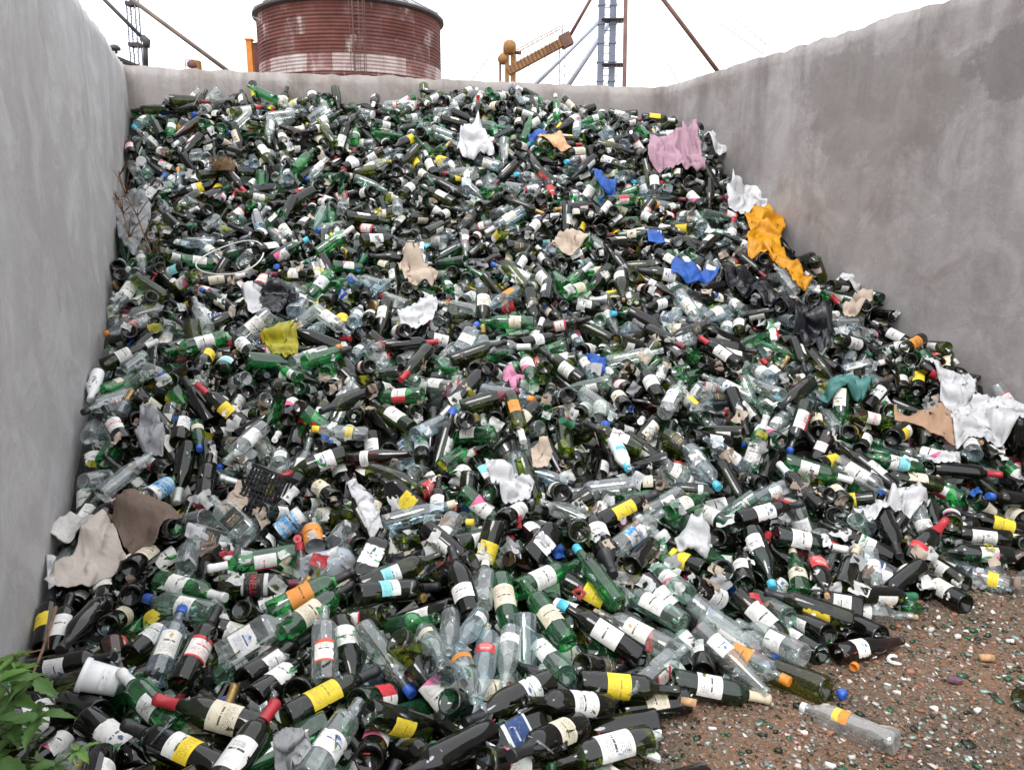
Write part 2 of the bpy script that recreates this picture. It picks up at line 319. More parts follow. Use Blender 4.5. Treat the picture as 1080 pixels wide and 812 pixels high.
MB().lathe([(1.25, 0)] + [(1.25 + .02 * math.sin(k * 1.9), p.z * k / 40) for k in range(41)], 28).build('sheet_wall', M_RUST[1], b2, True)
MB().lathe([(1.3, p.z), (.1, p.z + .35)], 28).build('roof', M_DARK, b2)
def beam_thing(name, label, cat, a, b, r, mat, n=8, group=None):
    a, b = Vector(a), Vector(b); o = MB().tube([p - a for p in (a, a.lerp(b, .5), b)], r, n).build(name, mat, None, True); o.location = a; return tag(o, label, cat, group)
p0, p1 = at(266, 90, SY - 3), at(265.5, 43, SY - 3)
po = empty('orange_post', (p0.x, p0.y, 0), 'bright orange steel post standing left of the rusty silo', 'post')
MB().box((0, 0, p1.z / 2), (.26, .26, p1.z)).build('column', M_ORANGE, po); MB().box((0, 0, p1.z + .03), (.36, .36, .06)).build('cap_plate', M_ORANGE, po)
# lattice mast on the left
MY = 34.; ma, mb_ = at(144.5, 70, MY), at(138.5, -30, MY)
mast = empty('lattice_mast', (ma.x, MY, 0), 'slim dark lattice mast rising over the left corner of the walls', 'mast')
wd = .17; top = mb_.z; lean = (mb_.x - ma.x) / (mb_.z - ma.z)
def mp(s, t, z): return ((z - ma.z) * lean * .6 + s * wd, t * wd, z)
for s in (-1, 1):
    for t in (-1, 1): MB().tube([mp(s, t, 0), mp(s, t, top)], .028, 5).build('leg', M_BLUE, mast)
nb = int((top - 5) / .42)
for k in range(nb):
    z = 5 + k * .42; s = 1 if k % 2 else -1
    for t in (-1, 1): MB().tube([mp(-s, t, z), mp(s, t, z + .42)], .014, 4).build('brace', M_BLUE, mast)
for zpx in (48, 5):
    z = at(140, zpx, MY).z; MB().box(mp(0, 0, z), (wd * 2.5, wd * 2.5, .14)).build('joint_collar', M_DARK, mast)
# pipes and spouts on the left
dpipe = empty('spout_pipe', tuple(at(154, 70, 33)), 'thin black spout pipe slanting past the lattice mast, then straight down', 'pipe')
A = Vector(dpipe.location); q = [at(86, -24, 33), at(151, 41, 33)]
MB().tube([x - A for x in q], .075, 8).build('slanted_tube', M_DARK, dpipe, True)
MB().tube([at(153, 42, 33) - A, at(154, 72, 33) - A], .10, 8).build('down_tube', M_DARK, dpipe, True)
MB().tube([at(150, 40, 33) - A, at(155, 44, 33) - A, at(154, 50, 33) - A], .15, 8).build('elbow', M_DARK, dpipe, True)
beam_thing('conveying_pipe', 'long brown weathered pipe slanting down from the mast to the back wall', 'pipe', at(240, 75, 31), at(112, -20, 31), .078, M_GREYPIPE)
sh = empty('shed', (at(128, 66, 30).x, 30, 0), 'dark low shed roof with a round vent at the left wall corner', 'shed')
z = at(128, 58, 30).z; ze = at(128, 66, 30).z
MB().box((0, 0, (ze - .05) / 2), (.6, 2.4, ze - .3)).build('wall', M_DARK, sh)
MB().add([(-1.6, -1.4, z + .3), (.42, -1.4, ze), (.42, 1.4, ze), (-1.6, 1.4, z + .3), (-1.6, -1.4, z + .2), (.42, -1.4, ze - .1), (.42, 1.4, ze - .1), (-1.6, 1.4, z + .2)], [(0, 1, 2, 3), (7, 6, 5, 4), (0, 4, 5, 1), (1, 5, 6, 2), (2, 6, 7, 3), (3, 7, 4, 0)]).build('roof', M_DARK, sh)
q = at(121, 52, 30); MB().lathe([(.02, .0), (.09, .0), (.09, .1), (.2, .12), (.2, .2), (.12, .28), (.01, .31)], 14, M=Matrix.Translation((q.x - sh.location.x, 0, q.z - .15))).build('vent', M_DARK, sh, True)
mo = empty('motor_house', (at(206, 72, 31).x, 31, at(206, 76, 31).z), 'small rusty motor box in a thin frame on top of the back wall line', 'machine')
MB().box((.05, 0, .2), (.28, .3, .36)).build('housing', M_OCHRE, mo); MB().lathe([(.01, 0), (.13, 0), (.13, .25), (.01, .25)], 12, M=Matrix.Translation((-.02, -.16, .2)) @ Matrix.Rotation(R(90), 4, 'X')).build('motor', M_BROWN, mo, True)
for x in (-.36, -.02): MB().tube([(x, 0, 0), (x, 0, .42)], .016, 5).build('frame_post', M_DARK, mo)
MB().tube([(-.36, 0, .42), (-.02, 0, .42)], .016, 5).build('frame_rail', M_DARK, mo); MB().tube([(.06, 0, .38), (.06, 0, .62)], .012, 5).build('rod', M_DARK, mo)
MB().box((0, 0, -1.6), (.5, .4, 3.2)).build('pedestal', M_GREYPIPE, mo)
# ochre elevator head with inclined conveyor
CY = 38.; c0 = at(537, 88, CY)
cv = empty('grain_conveyor', (c0.x, CY, 0), 'ochre rusty bucket elevator with a railed conveyor sloping up to the right', 'conveyor')
O = Vector((c0.x, CY, 0))
def cl(px, py, Y=CY): return at(px, py, Y) - O
for (x0, x1, y0) in ((532.5, 537, 52), (538.5, 544, 50)):
    a, b = cl(x0, y0), cl(x1, 92); MB().box(((a.x + b.x) / 2, 0, a.z / 2), (b.x - a.x, .3, a.z)).build('leg_casing', M_OCHRE, cv)
a, b = cl(526, 62), cl(529, 90); MB().box(((a.x + b.x) / 2, .1, a.z / 2), (.1, .1, a.z)).build('spout_leg', M_BROWN, cv)
k = cl(537.5, 49); MB().lathe([(.01, .27), (.17, .24), (.28, .13), (.30, 0), (.30, -.35), (.01, -.36)], 18, M=Matrix.Translation(k)).build('head_cover', M_OCHRE, cv, True)
k = cl(531, 61); MB().lathe([(.01, .2), (.1, .2), (.26, .02), (.26, -.16), (.12, -.3), (.01, -.3)], 16, M=Matrix.Translation(k)).build('hopper', M_OCHRE, cv, True)
MB().box(cl(543, 56), (.6, .5, .06)).build('platform', M_BROWN, cv)
a, b = cl(536, 76), cl(599, 42); dd = (b - a).normalized(); rot = Matrix.Rotation(-math.atan2(dd.z, dd.x), 3, 'Y')
MB().box((a + b) / 2, ((b - a).length, .5, .34), rot).build('trough', M_OCHRE, cv)
MB().box(cl(597, 43), (.5, .6, .55), rot).build('end_box', M_BROWN, cv)
up = rot @ Vector((0, 0, 1))
for s in (-.3, .3): MB().tube([a.lerp(b, .18) + up * .62 + Vector((0, s, 0)), a.lerp(b, .97) + up * .62 + Vector((0, s, 0))], .02, 5).build('hand_rail', M_OCHRE, cv)
for q in range(11):
    for s in (-.3, .3): MB().tube([a.lerp(b, .18 + .079 * q) + Vector((0, s, .1)), a.lerp(b, .18 + .079 * q) + up * .62 + Vector((0, s, 0))], .016, 5).build('rail_post', M_OCHRE, cv)
for q in range(16): MB().box(a.lerp(b, .05 + .06 * q) - Vector((0, .27, 0)), (.05, .05, .38), rot).build('trough_rib', M_BROWN, cv)
for (px, py0, py1) in ((558, 66, 78), (575, 57, 66)): MB().tube([cl(px, py0), cl(px, py1)], .02, 5).build('hanger', M_DARK, cv)
rise = empty('lattice_support', tuple(at(593, 90, CY + .5)), 'pale thin lattice support under the upper end of the ochre conveyor', 'mast')
O2 = Vector(rise.location)
for x in (590, 596): MB().tube([at(x, 95, CY + .5) - O2, at(x, 52, CY + .5) - O2], .025, 5).build('leg', M_PALE, rise)
for q in range(8):
    y = 90 - q * 5; MB().tube([at(590 if q % 2 else 596, y, CY + .5) - O2, at(596 if q % 2 else 590, y - 5, CY + .5) - O2], .016, 4).build('brace', M_PALE, rise)
MB().tube([at(593, 52, CY + .5) - O2, at(593, 25, CY + .5) - O2], .02, 5).build('rod', M_DARK, rise)
beam_thing('spout_pipe', 'thin dark brown pipe rising from the upper end of the ochre conveyor', 'pipe', at(600, 40, CY), at(634, -20, CY), .075, M_BROWN)
beam_thing('stay_pipe', 'pale grey slanting pipe left of the pair beside the blue elevator tower', 'pipe', at(560, 94, 36), at(633, 22, 36), .085, M_PALE)
beam_thing('stay_pipe', 'pale grey slanting pipe closest to the blue elevator tower', 'pipe', at(597, 94, 36), at(646, 20, 36), .10, M_PALE)
# twin elevator tower
TY = 35.; t0 = at(641, 92, TY); tw = empty('elevator_tower', (t0.x, TY, 0), 'tall blue grey twin leg elevator tower with ladder between its legs', 'tower')
O3 = Vector((t0.x, TY, 0)); zt = at(641, -40, TY).z
for (x0, x1) in ((630.5, 636.5), (642.5, 648.5)):
    a, b = at(x0, 60, TY) - O3, at(x1, 60, TY) - O3; MB().box(((a.x + b.x) / 2, 0, zt / 2), (b.x - a.x, .3, zt)).build('leg_casing', M_BLUE, tw)
    for q in range(6):
        z = at(641, 86 - q * 20, TY).z; MB().box(((a.x + b.x) / 2, 0, z), (b.x - a.x + .06, .36, .06)).build('flange', M_BLUE, tw)
a, b = at(637, 60, TY) - O3, at(642, 60, TY) - O3
for q in range(int((zt - 4) / .3)): MB().tube([(a.x - .02, -.1, 4 + q * .3), (b.x + .02, -.1, 4 + q * .3)], .018, 4).build('rung', M_BLUE, tw)
a2, b2_ = at(650, 60, TY) - O3, at(654, 60, TY) - O3
for x in (a2.x, b2_.x): MB().tube([(x, -.2, 3), (x, -.2, zt)], .014, 4).build('cage_rail', M_PALE, tw)
for q in range(int((zt - 4) / .55)): MB().tube([(a2.x - .1, -.2, 4 + q * .55), (b2_.x, -.2, 4 + q * .55)], .012, 4).build('cage_hoop', M_PALE, tw)
for (py) in (69, 22): MB().box(at(646, py, TY) - O3, (.95, .7, .05)).build('platform', M_DARK, tw)
beam_thing('steel_pole', 'dark brown upright pole just right of the blue elevator tower', 'pole', Vector((at(661.3, 70, 34).x, 34, 0)), at(660.5, -30, 34), .085, M_BROWN)
pp = beam_thing('conveying_pipe', 'dark red pipe slanting down behind the right end of the back wall', 'pipe', at(762, 82, 32), at(680, -26, 32), .085, M_BROWN)
for i, (x0, y0, x1, y1, l) in enumerate(((205, -10, 275, 22, 'left of the silo top'), (158, 38, 212, 82, 'left of the motor box'), (498, 84, 566, -4, 'left of the ochre conveyor'), (672, 8, 718, 92, 'right of the brown pole'), (718, -4, 806, 58, 'above the right wall corner'), (742, -6, 812, 50, 'highest above the right wall'))):
    beam_thing('guy_wire', 'thin pale guy wire against the white sky, ' + l, 'wire', at(x1, y1, 33), at(x0, y0, 33), .017, M_WIRE, 5)
# ------------------------------------------------------------------ shape of the heap: heights over the ground
CTRL = np.array([(-1.15, 1.0, .12), (-1.30, 1.6, .10), (-1.45, 2.1, .12), (-1.56, 2.4, .27), (-1.87, 3.3, .62), (-2.2, 4.2, 1.05), (-2.57, 5.27, 1.62), (-2.83, 6.0, 2.24), (-2.1, 6.12, 2.3), (-1.5, 6.28, 2.34),
    (-.8, 6.45, 2.37), (.3, 6.7, 2.35), (1.15, 6.9, 2.2), (1.5, 6.28, 1.98), (1.7, 5.73, 1.58), (2.1, 4.63, .92), (2.45, 3.62, .5), (2.9, 3.4, .42),
    (0, 3.78, .80), (-.1, 4.9, 1.33), (-.3, 5.8, 1.90), (-1.4, 5.2, 1.5), (.9, 5.2, 1.42), (1.2, 4.0, .75), (-1.0, 3.2, .58), (.3, 3.0, .46), (-.4, 2.5, .28),
    (-.6, 1.0, .13), (-.5, 1.5, .16), (-.2, 2.0, .22), (.35, 2.3, .20), (.1, 1.4, .10), (.42, 1.72, .03), (.85, 2.05, .04), (1.0, 2.5, .16), (1.27, 2.36, .03), (1.6, 2.85, .17), (2.1, 2.85, .05), (2.7, 2.9, .06),
    (.9, 1.6, -.05), (1.5, 2.0, -.06), (2.2, 2.4, -.08), (.5, 1.0, -.03), (1.5, 1.2, -.1), (-.3, .4, .0), (-.9, .4, .02), (3.2, 2.2, -.1)])
def tps(a, b):
    r2 = ((a[:, None, :2] - b[None, :, :2]) ** 2).sum(2); return .5 * r2 * np.log(r2 + 1e-9)
nC = len(CTRL); K = np.zeros((nC + 3, nC + 3)); K[:nC, :nC] = tps(CTRL, CTRL) + 2e-3 * np.eye(nC)
Pm = np.c_[np.ones(nC), CTRL[:, :2]]; K[:nC, nC:] = Pm; K[nC:, :nC] = Pm.T
wts = np.linalg.solve(K, np.r_[CTRL[:, 2], 0, 0, 0])
GX0, GX1, GY0, GY1, GN = -3.3, 4.3, .3, 7.3, 141
gx = np.linspace(GX0, GX1, GN); gy = np.linspace(GY0, GY1, GN); XX, YY = np.meshgrid(gx, gy)
Q = np.c_[XX.ravel(), YY.ravel()]; HG = (tps(Q, CTRL) @ wts[:nC] + np.c_[np.ones(len(Q)), Q] @ wts[nC:]).reshape(GN, GN)
HG = np.clip(HG, -.06, 2.39)
for j in range(GN):
    for i in range(GN):
        if HG[j, i] > .12: HG[j, i] += min(1, HG[j, i] * 2) * (.05 * noise.noise((gx[i] * 1.3, gy[j] * 1.3, 7.)) + .03 * noise.noise((gx[i] * 3.4, gy[j] * 3.4, 1.)))
def hs_(x, y):
    fx = np.clip((np.asarray(x) - GX0) / (GX1 - GX0) * (GN - 1), 0, GN - 1.001); fy = np.clip((np.asarray(y) - GY0) / (GY1 - GY0) * (GN - 1), 0, GN - 1.001)
    i = fx.astype(int); j = fy.astype(int); a = fx - i; b = fy - j
    return HG[j, i] * (1 - a) * (1 - b) + HG[j, i + 1] * a * (1 - b) + HG[j + 1, i] * (1 - a) * b + HG[j + 1, i + 1] * a * b
def hz(x, y): return float(hs_(np.array([x]), np.array([y]))[0])
def hit_surface(px, py, off=0., s0=1.0):
    return hit_many([(px, py)], off)[0]
SS = np.arange(1.0, 9.0, .02)
def hit_many(P, off=0.):
    out = []
    for (px, py) in P:
        d = np.array(ray(px, py)); q = np.array(CAM) + SS[:, None] * d; e = q[:, 2] - np.maximum(0, hs_(q[:, 0], q[:, 1])) - off; k = np.nonzero(e < 0)[0]
        if not len(k): out.append(Vector(q[300])); continue
        k = k[0]; f = e[k - 1] / (e[k - 1] - e[k]) if k > 0 else 1.; out.append(Vector(q[k - 1] + (q[k] - q[k - 1]) * f if k > 0 else q[0]))
    return out
DEPTH = .22
def core_mesh():
    V = []; idx = {}; F = []
    for j in range(GN):
        for i in range(GN):
            x, y = gx[i], gy[j]; idx[i, j] = len(V)
            z = HG[j, i] - .17 + .03 * noise.noise((x * 9, y * 9, 2.)) + .015 * noise.noise((x * 31, y * 31, 5.)); V.append((x, y, max(z, -.03)))
    lw = WL1 - WL0; rw = WR1 - WR0
    for j in range(GN - 1):
        for i in range(GN - 1):
            x, y = (gx[i] + gx[i + 1]) / 2, (gy[j] + gy[j + 1]) / 2
            xl = WL0.x + (WL0.y - y) * .3564; xr = WR0.x + (WR0.y - y) * .3556; yb = WL0.y + (x - WL0.x) * (WR0.y - WL0.y) / (WR0.x - WL0.x)
            if x > xl - .1 and x < xr + .1 and y < yb + .1 and HG[j, i] > .12: F.append((idx[i, j], idx[i + 1, j], idx[i + 1, j + 1], idx[i, j + 1]))
    return MB().add(V, F)
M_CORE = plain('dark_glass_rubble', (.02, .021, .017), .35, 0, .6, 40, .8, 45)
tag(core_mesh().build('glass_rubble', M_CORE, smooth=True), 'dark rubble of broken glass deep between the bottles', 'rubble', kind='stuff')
# ------------------------------------------------------------------ bottle shapes (base at z = 0, neck up, label on +X)
NECK = [(.0150, .24), (.0145, .262), (.0143, .284), (.0158, .286), (.0158, .296), (.0148, .300), (.0108, .300), (.0102, .280)]
def base(r, p=.022): return [(.0008, p), (r * .45, p * .75), (r * .72, p * .25), (r * .86, .0005), (r * .95, .0015), (r, .007)]
KINDS = {  # length, body radius, neck radius, shoulder height, label zone, profile
 'bordeaux': (.300, .0375, .0158, .205, (.065, .165), base(.0375) + [(.0375, .06), (.0375, .13), (.0375, .188), (.0362, .200), (.0320, .211), (.0235, .221), (.0175, .229)] + NECK),
 'burgundy': (.295, .0410, .0158, .170, (.045, .135), base(.041) + [(.0410, .05), (.0410, .10), (.0410, .150), (.0398, .168), (.0345, .190), (.0260, .210), (.0190, .228)] + [(r, z - .005) for r, z in NECK]),
 'champagne': (.310, .0440, .0172, .175, (.045, .125), base(.044, .03) + [(.044, .05), (.044, .10), (.0440, .150), (.0425, .172), (.0370, .196), (.0280, .218), (.0205, .238), (.0160, .268), (.0150, .288), (.0172, .290), (.0172, .302), (.0160, .310), (.011, .310), (.0105, .292)]),
 'spirit': (.270, .0385, .0160, .195, (.055, .155), base(.0385, .008) + [(.0385, .06), (.0385, .13), (.0385, .180), (.0370, .194), (.0300, .206), (.0190, .214), (.0150, .222), (.0145, .240), (.0150, .252), (.0162, .253), (.0162, .266), (.015, .270), (.011, .270), (.0105, .255)]),
 'flat': (.235, .0440, .0150, .165, (.045, .135), base(.044, .006) + [(.0440, .05), (.0440, .10), (.0440, .150), (.0415, .164), (.0320, .176), (.0190, .184), (.0145, .190), (.0140, .208), (.0140, .218), (.0155, .219), (.0155, .231), (.0145, .235), (.0105, .235), (.0100, .222)]),
 'soda': (.285, .0350, .0145, .150, (.060, .130), base(.035, .01) + [(.0350, .05), (.0340, .10), (.0350, .135), (.0335, .160), (.0285, .190), (.0210, .222), (.0160, .250), (.0140, .268), (.0138, .274), (.0150, .275), (.0150, .282), (.0142, .285), (.0105, .285), (.0100, .270)]),
 'beer': (.232, .0310, .0135, .135, (.040, .100), base(.031, .006) + [(.0310, .04), (.0310, .08), (.0310, .125), (.0295, .142), (.0235, .162), (.0170, .180), (.0135, .200), (.0125, .218), (.0138, .220), (.0138, .228), (.013, .232), (.0098, .232), (.0095, .220)]),
 'jar': (.130, .0370, .0330, .104, (.028, .085), base(.037, .005) + [(.0370, .03), (.0370, .06), (.0370, .095), (.0355, .104), (.0320, .110), (.0318, .125), (.0325, .130), (.0295, .130), (.0290, .112)]),
 'can': (.112, .0370, .0370, .100, (.004, .108), [(.0008, .004), (.034, .004), (.035, 0), (.0375, .0008), (.0375, .004), (.0367, .005), (.0367, .05), (.0367, .107), (.0375, .108), (.0375, .1115), (.0352, .112), (.0345, .108), (.0008, .107)]),
 'pet': (.245, .0345, .0145, .165, (.065, .130), [(.0008, .012), (.012, .010), (.024, .0005), (.0315, .004), (.0345, .018), (.0345, .04), (.0315, .055), (.0335, .065), (.0335, .13), (.0345, .145), (.0340, .160), (.0290, .185), (.0200, .208), (.0145, .222), (.0138, .226), (.0165, .228), (.0165, .231), (.0128, .232), (.0128, .245), (.011, .245), (.0105, .23)]),
 'broken': (.150, .0375, .0375, .13, (.045, .115), base(.0375) + [(.0375, .05), (.0375, .09), (.0375, .120), (.0375, .145), (.0352, .145), (.0350, .10)]),
 'jug': (.235, .0560, .0200, .160, (.06, .12), base(.056, .01) + [(.0560, .05), (.0545, .09), (.0560, .130), (.0540, .155), (.0450, .180), (.0300, .200), (.0190, .208), (.0180, .215), (.0200, .216), (.0200, .231), (.018, .235), (.0008, .235)]),
 'tub': (.105, .0460, .0470, .090, (.02, .075), [(.0008, .003), (.034, .002), (.037, 0), (.0385, .003), (.041, .05), (.043, .088), (.0475, .090), (.0475, .103), (.0455, .105), (.042, .103), (.0008, .1025)]),
}
def shape_xy(kind, a, r, body):
    x, y = math.cos(a), math.sin(a)
    if kind == 'flat' and body:
        k = (abs(x) ** 5 + abs(y) ** 5) ** (-1 / 5); return x * k * r * .70, y * k * r
    return x * r, y * r
def lathe_arrays(kind, prof, n, low=False):
    V = []; 
    for (r, z) in prof:
        body = kind == 'flat' and r > .0195
        for k in range(n):
            x, y = shape_xy(kind, 2 * math.pi * k / n, r, body)
            if kind == 'pet':
                q = .0055 * noise.noise((x * 40, y * 40, z * 26)) * min(1, r / .02) + .004 * noise.noise((x * 90, y * 90, z * 60)); x, y = x * (1 + q / max(r, .01)), y * (.92 + q / max(r, .01))
            if kind == 'broken' and z > .11: V.append((x, y, z + (z - .11) * 1.1 * noise.noise((x * 70, y * 70, .3)) - (.05 * max(0, math.sin(2 * math.pi * k / n)) if z > .13 else 0))); continue
            V.append((x, y, z))
    m = len(prof); F = [(i * n + k, i * n + (k + 1) % n, (i + 1) * n + (k + 1) % n, (i + 1) * n + k) for i in range(m - 1) for k in range(n)]
    return V, F
def label_arrays(kind, half, z0, z1, n, na=2, off=.0006, torn=0):
    r = KINDS[kind][1] + off if kind not in ('can',) else .0367 + off; V = []; F = []; U = []
    for j in range(na + 1):
        for i in range(n + 1):
            a = -half + 2 * half * i / n; z = z0 + (z1 - z0) * j / na
            if kind == 'flat':
                x, y = shape_xy(kind, a, r, True); x += off
            else: x, y = r * math.cos(a), r * math.sin(a)
            if kind == 'pet': x, y = x * .985, y * .91
            V.append((x, y, z)); U.append((.002 + .996 * i / n, j / na))
    F = [(j * (n + 1) + i, j * (n + 1) + i + 1, (j + 1) * (n + 1) + i + 1, (j + 1) * (n + 1) + i) for j in range(na) for i in range(n)]
    return V, F, U
def cap_prof(kind, style):
    L, r, rn = KINDS[kind][:3]; t = .0009
    if kind in ('jar', 'tub'): return [(rn + .002, L - .016), (rn + .0025, L - .002), (rn + .0025, L - .002), (rn + .001, L + .002), (rn + .001, L + .002), (.0008, L + .0022)]
    prof = [p for p in KINDS[kind][5]]; start = {'foil': L - .066, 'screw': L - .030, 'long': L - .11}[style]
    out = []
    for a, b in zip(prof[:-1], prof[1:]):
        if b[1] >= start and b[0] <= r * .9 and b[1] > a[1] - 1e-6 and b[1] > L * .5: 
            if not out: 
                f = max(0, (start - a[1]) / max(1e-6, b[1] - a[1])); out.append((a[0] + (b[0] - a[0]) * f + t, start))
            out.append((b[0] + t, b[1]))
    out = [p for p in out if p[0] > .011]
    if style == 'screw': out = [(rn + .0013, start), (rn + .0013, L - .002)]
    e = [(rn + .0002, L + .0016)] * 2; return out + out[-1:] + e + [(.0008, L + .0018)]
def mesh_of(name, V, F, U=None, smooth=True):
    me = bpy.data.meshes.new(name); me.from_pydata(V, [], F); me.polygons.foreach_set('use_smooth', [smooth] * len(F))
    if U is not None:
        uv = me.uv_layers.new(name='UVMap'); li = np.zeros(len(me.loops), int); me.loops.foreach_get('vertex_index', li); uv.data.foreach_set('uv', np.array(U)[li].ravel().astype(np.float32))
    me.update(); return me
# ------------------------------------------------------------------ bottle materials
def film0(name, col):
    m, t = new_mat(name); g = N(t); b = g.bsdf(col, .35); tl = g.n('BsdfTranslucent'); tl.inputs[0].default_value = (*col, 1)
    mx = g.n('MixShader'); mx.inputs[0].default_value = .35; g.l(b, mx.inputs[1]); g.l(tl.outputs[0], mx.inputs[2]); g.out(mx.outputs[0]); return m
G = {'black': glass('near_black_glass', (.09, .11, .045), (.010, .014, .007), .018, refl=.062), 'dark': glass('dark_olive_glass', (.20, .25, .07), (.028, .04, .011), .022, refl=.065),
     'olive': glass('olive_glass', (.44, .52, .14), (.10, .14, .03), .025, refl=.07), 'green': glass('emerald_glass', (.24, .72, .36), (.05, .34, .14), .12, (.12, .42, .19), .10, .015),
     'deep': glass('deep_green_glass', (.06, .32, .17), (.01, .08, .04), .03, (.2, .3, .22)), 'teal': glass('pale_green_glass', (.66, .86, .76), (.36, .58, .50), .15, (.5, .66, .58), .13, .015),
     'clear': glass('clear_glass', (.92, .96, .95), (.66, .74, .74), .14, (.70, .75, .76), .16, .015), 'blueclear': glass('bluish_clear_glass', (.80, .90, .95), (.50, .64, .72), .14, (.62, .71, .76), .16, .015),  # pale film colours of clear and green glass imitate refracted sky light
     'brown': glass('brown_glass', (.30, .10, .035), (.06, .018, .01), .02), 'wine': glass('plum_dark_glass', (.10, .06, .08), (.02, .012, .018), .015, refl=.065),
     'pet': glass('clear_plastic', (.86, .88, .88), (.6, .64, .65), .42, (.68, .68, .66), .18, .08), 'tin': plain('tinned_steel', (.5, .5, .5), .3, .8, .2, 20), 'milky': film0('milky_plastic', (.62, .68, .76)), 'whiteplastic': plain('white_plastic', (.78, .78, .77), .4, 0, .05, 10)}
SHADE = {'black': 'near-black', 'dark': 'dark olive', 'olive': 'olive green', 'green': 'bright green', 'deep': 'deep green', 'teal': 'pale green', 'clear': 'clear', 'blueclear': 'bluish clear', 'brown': 'brown', 'wine': 'plum-black', 'pet': 'clear', 'tin': 'metal', 'whiteplastic': 'white', 'milky': 'milky white'}
INK = (.05, .05, .06)
W_ = (.80, .80, .78)
PAP = {'white': paper('white_label', W_, INK), 'whitered': paper('white_label_red_print', W_, (.5, .05, .05), (.55, .04, .05), 'band'), 'whitegold': paper('white_label_gold_seal', (.78, .77, .72), (.12, .1, .08), (.5, .33, .1), 'seal'),
       'whiteblue': paper('white_label_blue_print', W_, (.04, .08, .3), (.10, .17, .36), 'seal'), 'cream': paper('cream_label', (.72, .66, .52), (.1, .06, .04)), 'yellow': paper('yellow_label', (.82, .62, .03), (.12, .1, .02), inkamt=.6),
       'halfyellow': paper('white_and_yellow_label', W_, (.15, .12, .05), (.85, .62, .02), 'half'), 'black': paper('black_label', (.02, .02, .022), (.5, .42, .25)), 'red': paper('red_label', (.55, .03, .04), (.8, .75, .7)),
       'blue': paper('blue_label', (.02, .06, .2), (.6, .65, .75), (.7, .75, .8), 'band'), 'pink': paper('white_and_pink_label', W_, INK, (.72, .14, .3), 'diag'), 'teal': paper('white_and_teal_label', W_, (.05, .2, .25), (.25, .65, .68), 'half'),
       'bird': paper('white_label_dark_emblem', W_, (.1, .12, .2), (.08, .1, .2), 'seal'), 'orange': paper('orange_label', (.75, .28, .04), (.1, .05, .02)), 'photo': paper('blue_and_orange_picture_label', (.75, .78, .8), INK, (.25, .55, .8), 'photo'),
       'redside': paper('red_and_white_label', W_, (.5, .05, .05), (.6, .03, .05), 'side'), 'spain': paper('white_label_red_yellow_sides', W_, (.25, .08, .05), (.7, .08, .03), 'band')}
PAPW = {'white': 'white label', 'whitered': 'red-banded white label', 'whitegold': 'gold-sealed white label', 'whiteblue': 'blue-sealed white label', 'cream': 'cream label', 'yellow': 'yellow label', 'halfyellow': 'white-and-yellow label', 'black': 'black label', 'red': 'red label', 'blue': 'blue label', 'pink': 'white-and-pink label', 'teal': 'white-and-teal label', 'bird': 'white emblem label', 'orange': 'orange label', 'photo': 'blue-orange picture label', 'redside': 'red-and-white label', 'spain': 'white label'}
def foil(name, col, rough=.35, metal=0.): return plain(name, col, rough, metal, .12, 40, .2, 120)
CAPM = {'black': foil('black_foil', (.018, .018, .02)), 'red': foil('red_foil', (.40, .025, .035)), 'white': foil('white_foil', (.72, .72, .70), .5), 'gold': foil('gold_foil', (.42, .27, .10), .35, .5), 'blue': foil('blue_cap', (.03, .1, .45), .35),
        'cyan': foil('light_blue_cap', (.08, .48, .66), .4), 'green': foil('green_foil', (.03, .16, .08)), 'cork': plain('cork', (.50, .30, .16), .85, 0, .25, 90), 'orange': foil('orange_cap', (.72, .24, .03), .4), 'silver': foil('silver_foil', (.55, .55, .56), .3, .7), 'yellow': foil('yellow_cap', (.8, .55, .04), .4), 'wine': foil('burgundy_foil', (.16, .02, .035)), 'cream': foil('cream_foil', (.62, .52, .38), .5)}
CAPW = {'wine': 'dark red', 'cyan': 'light blue'}
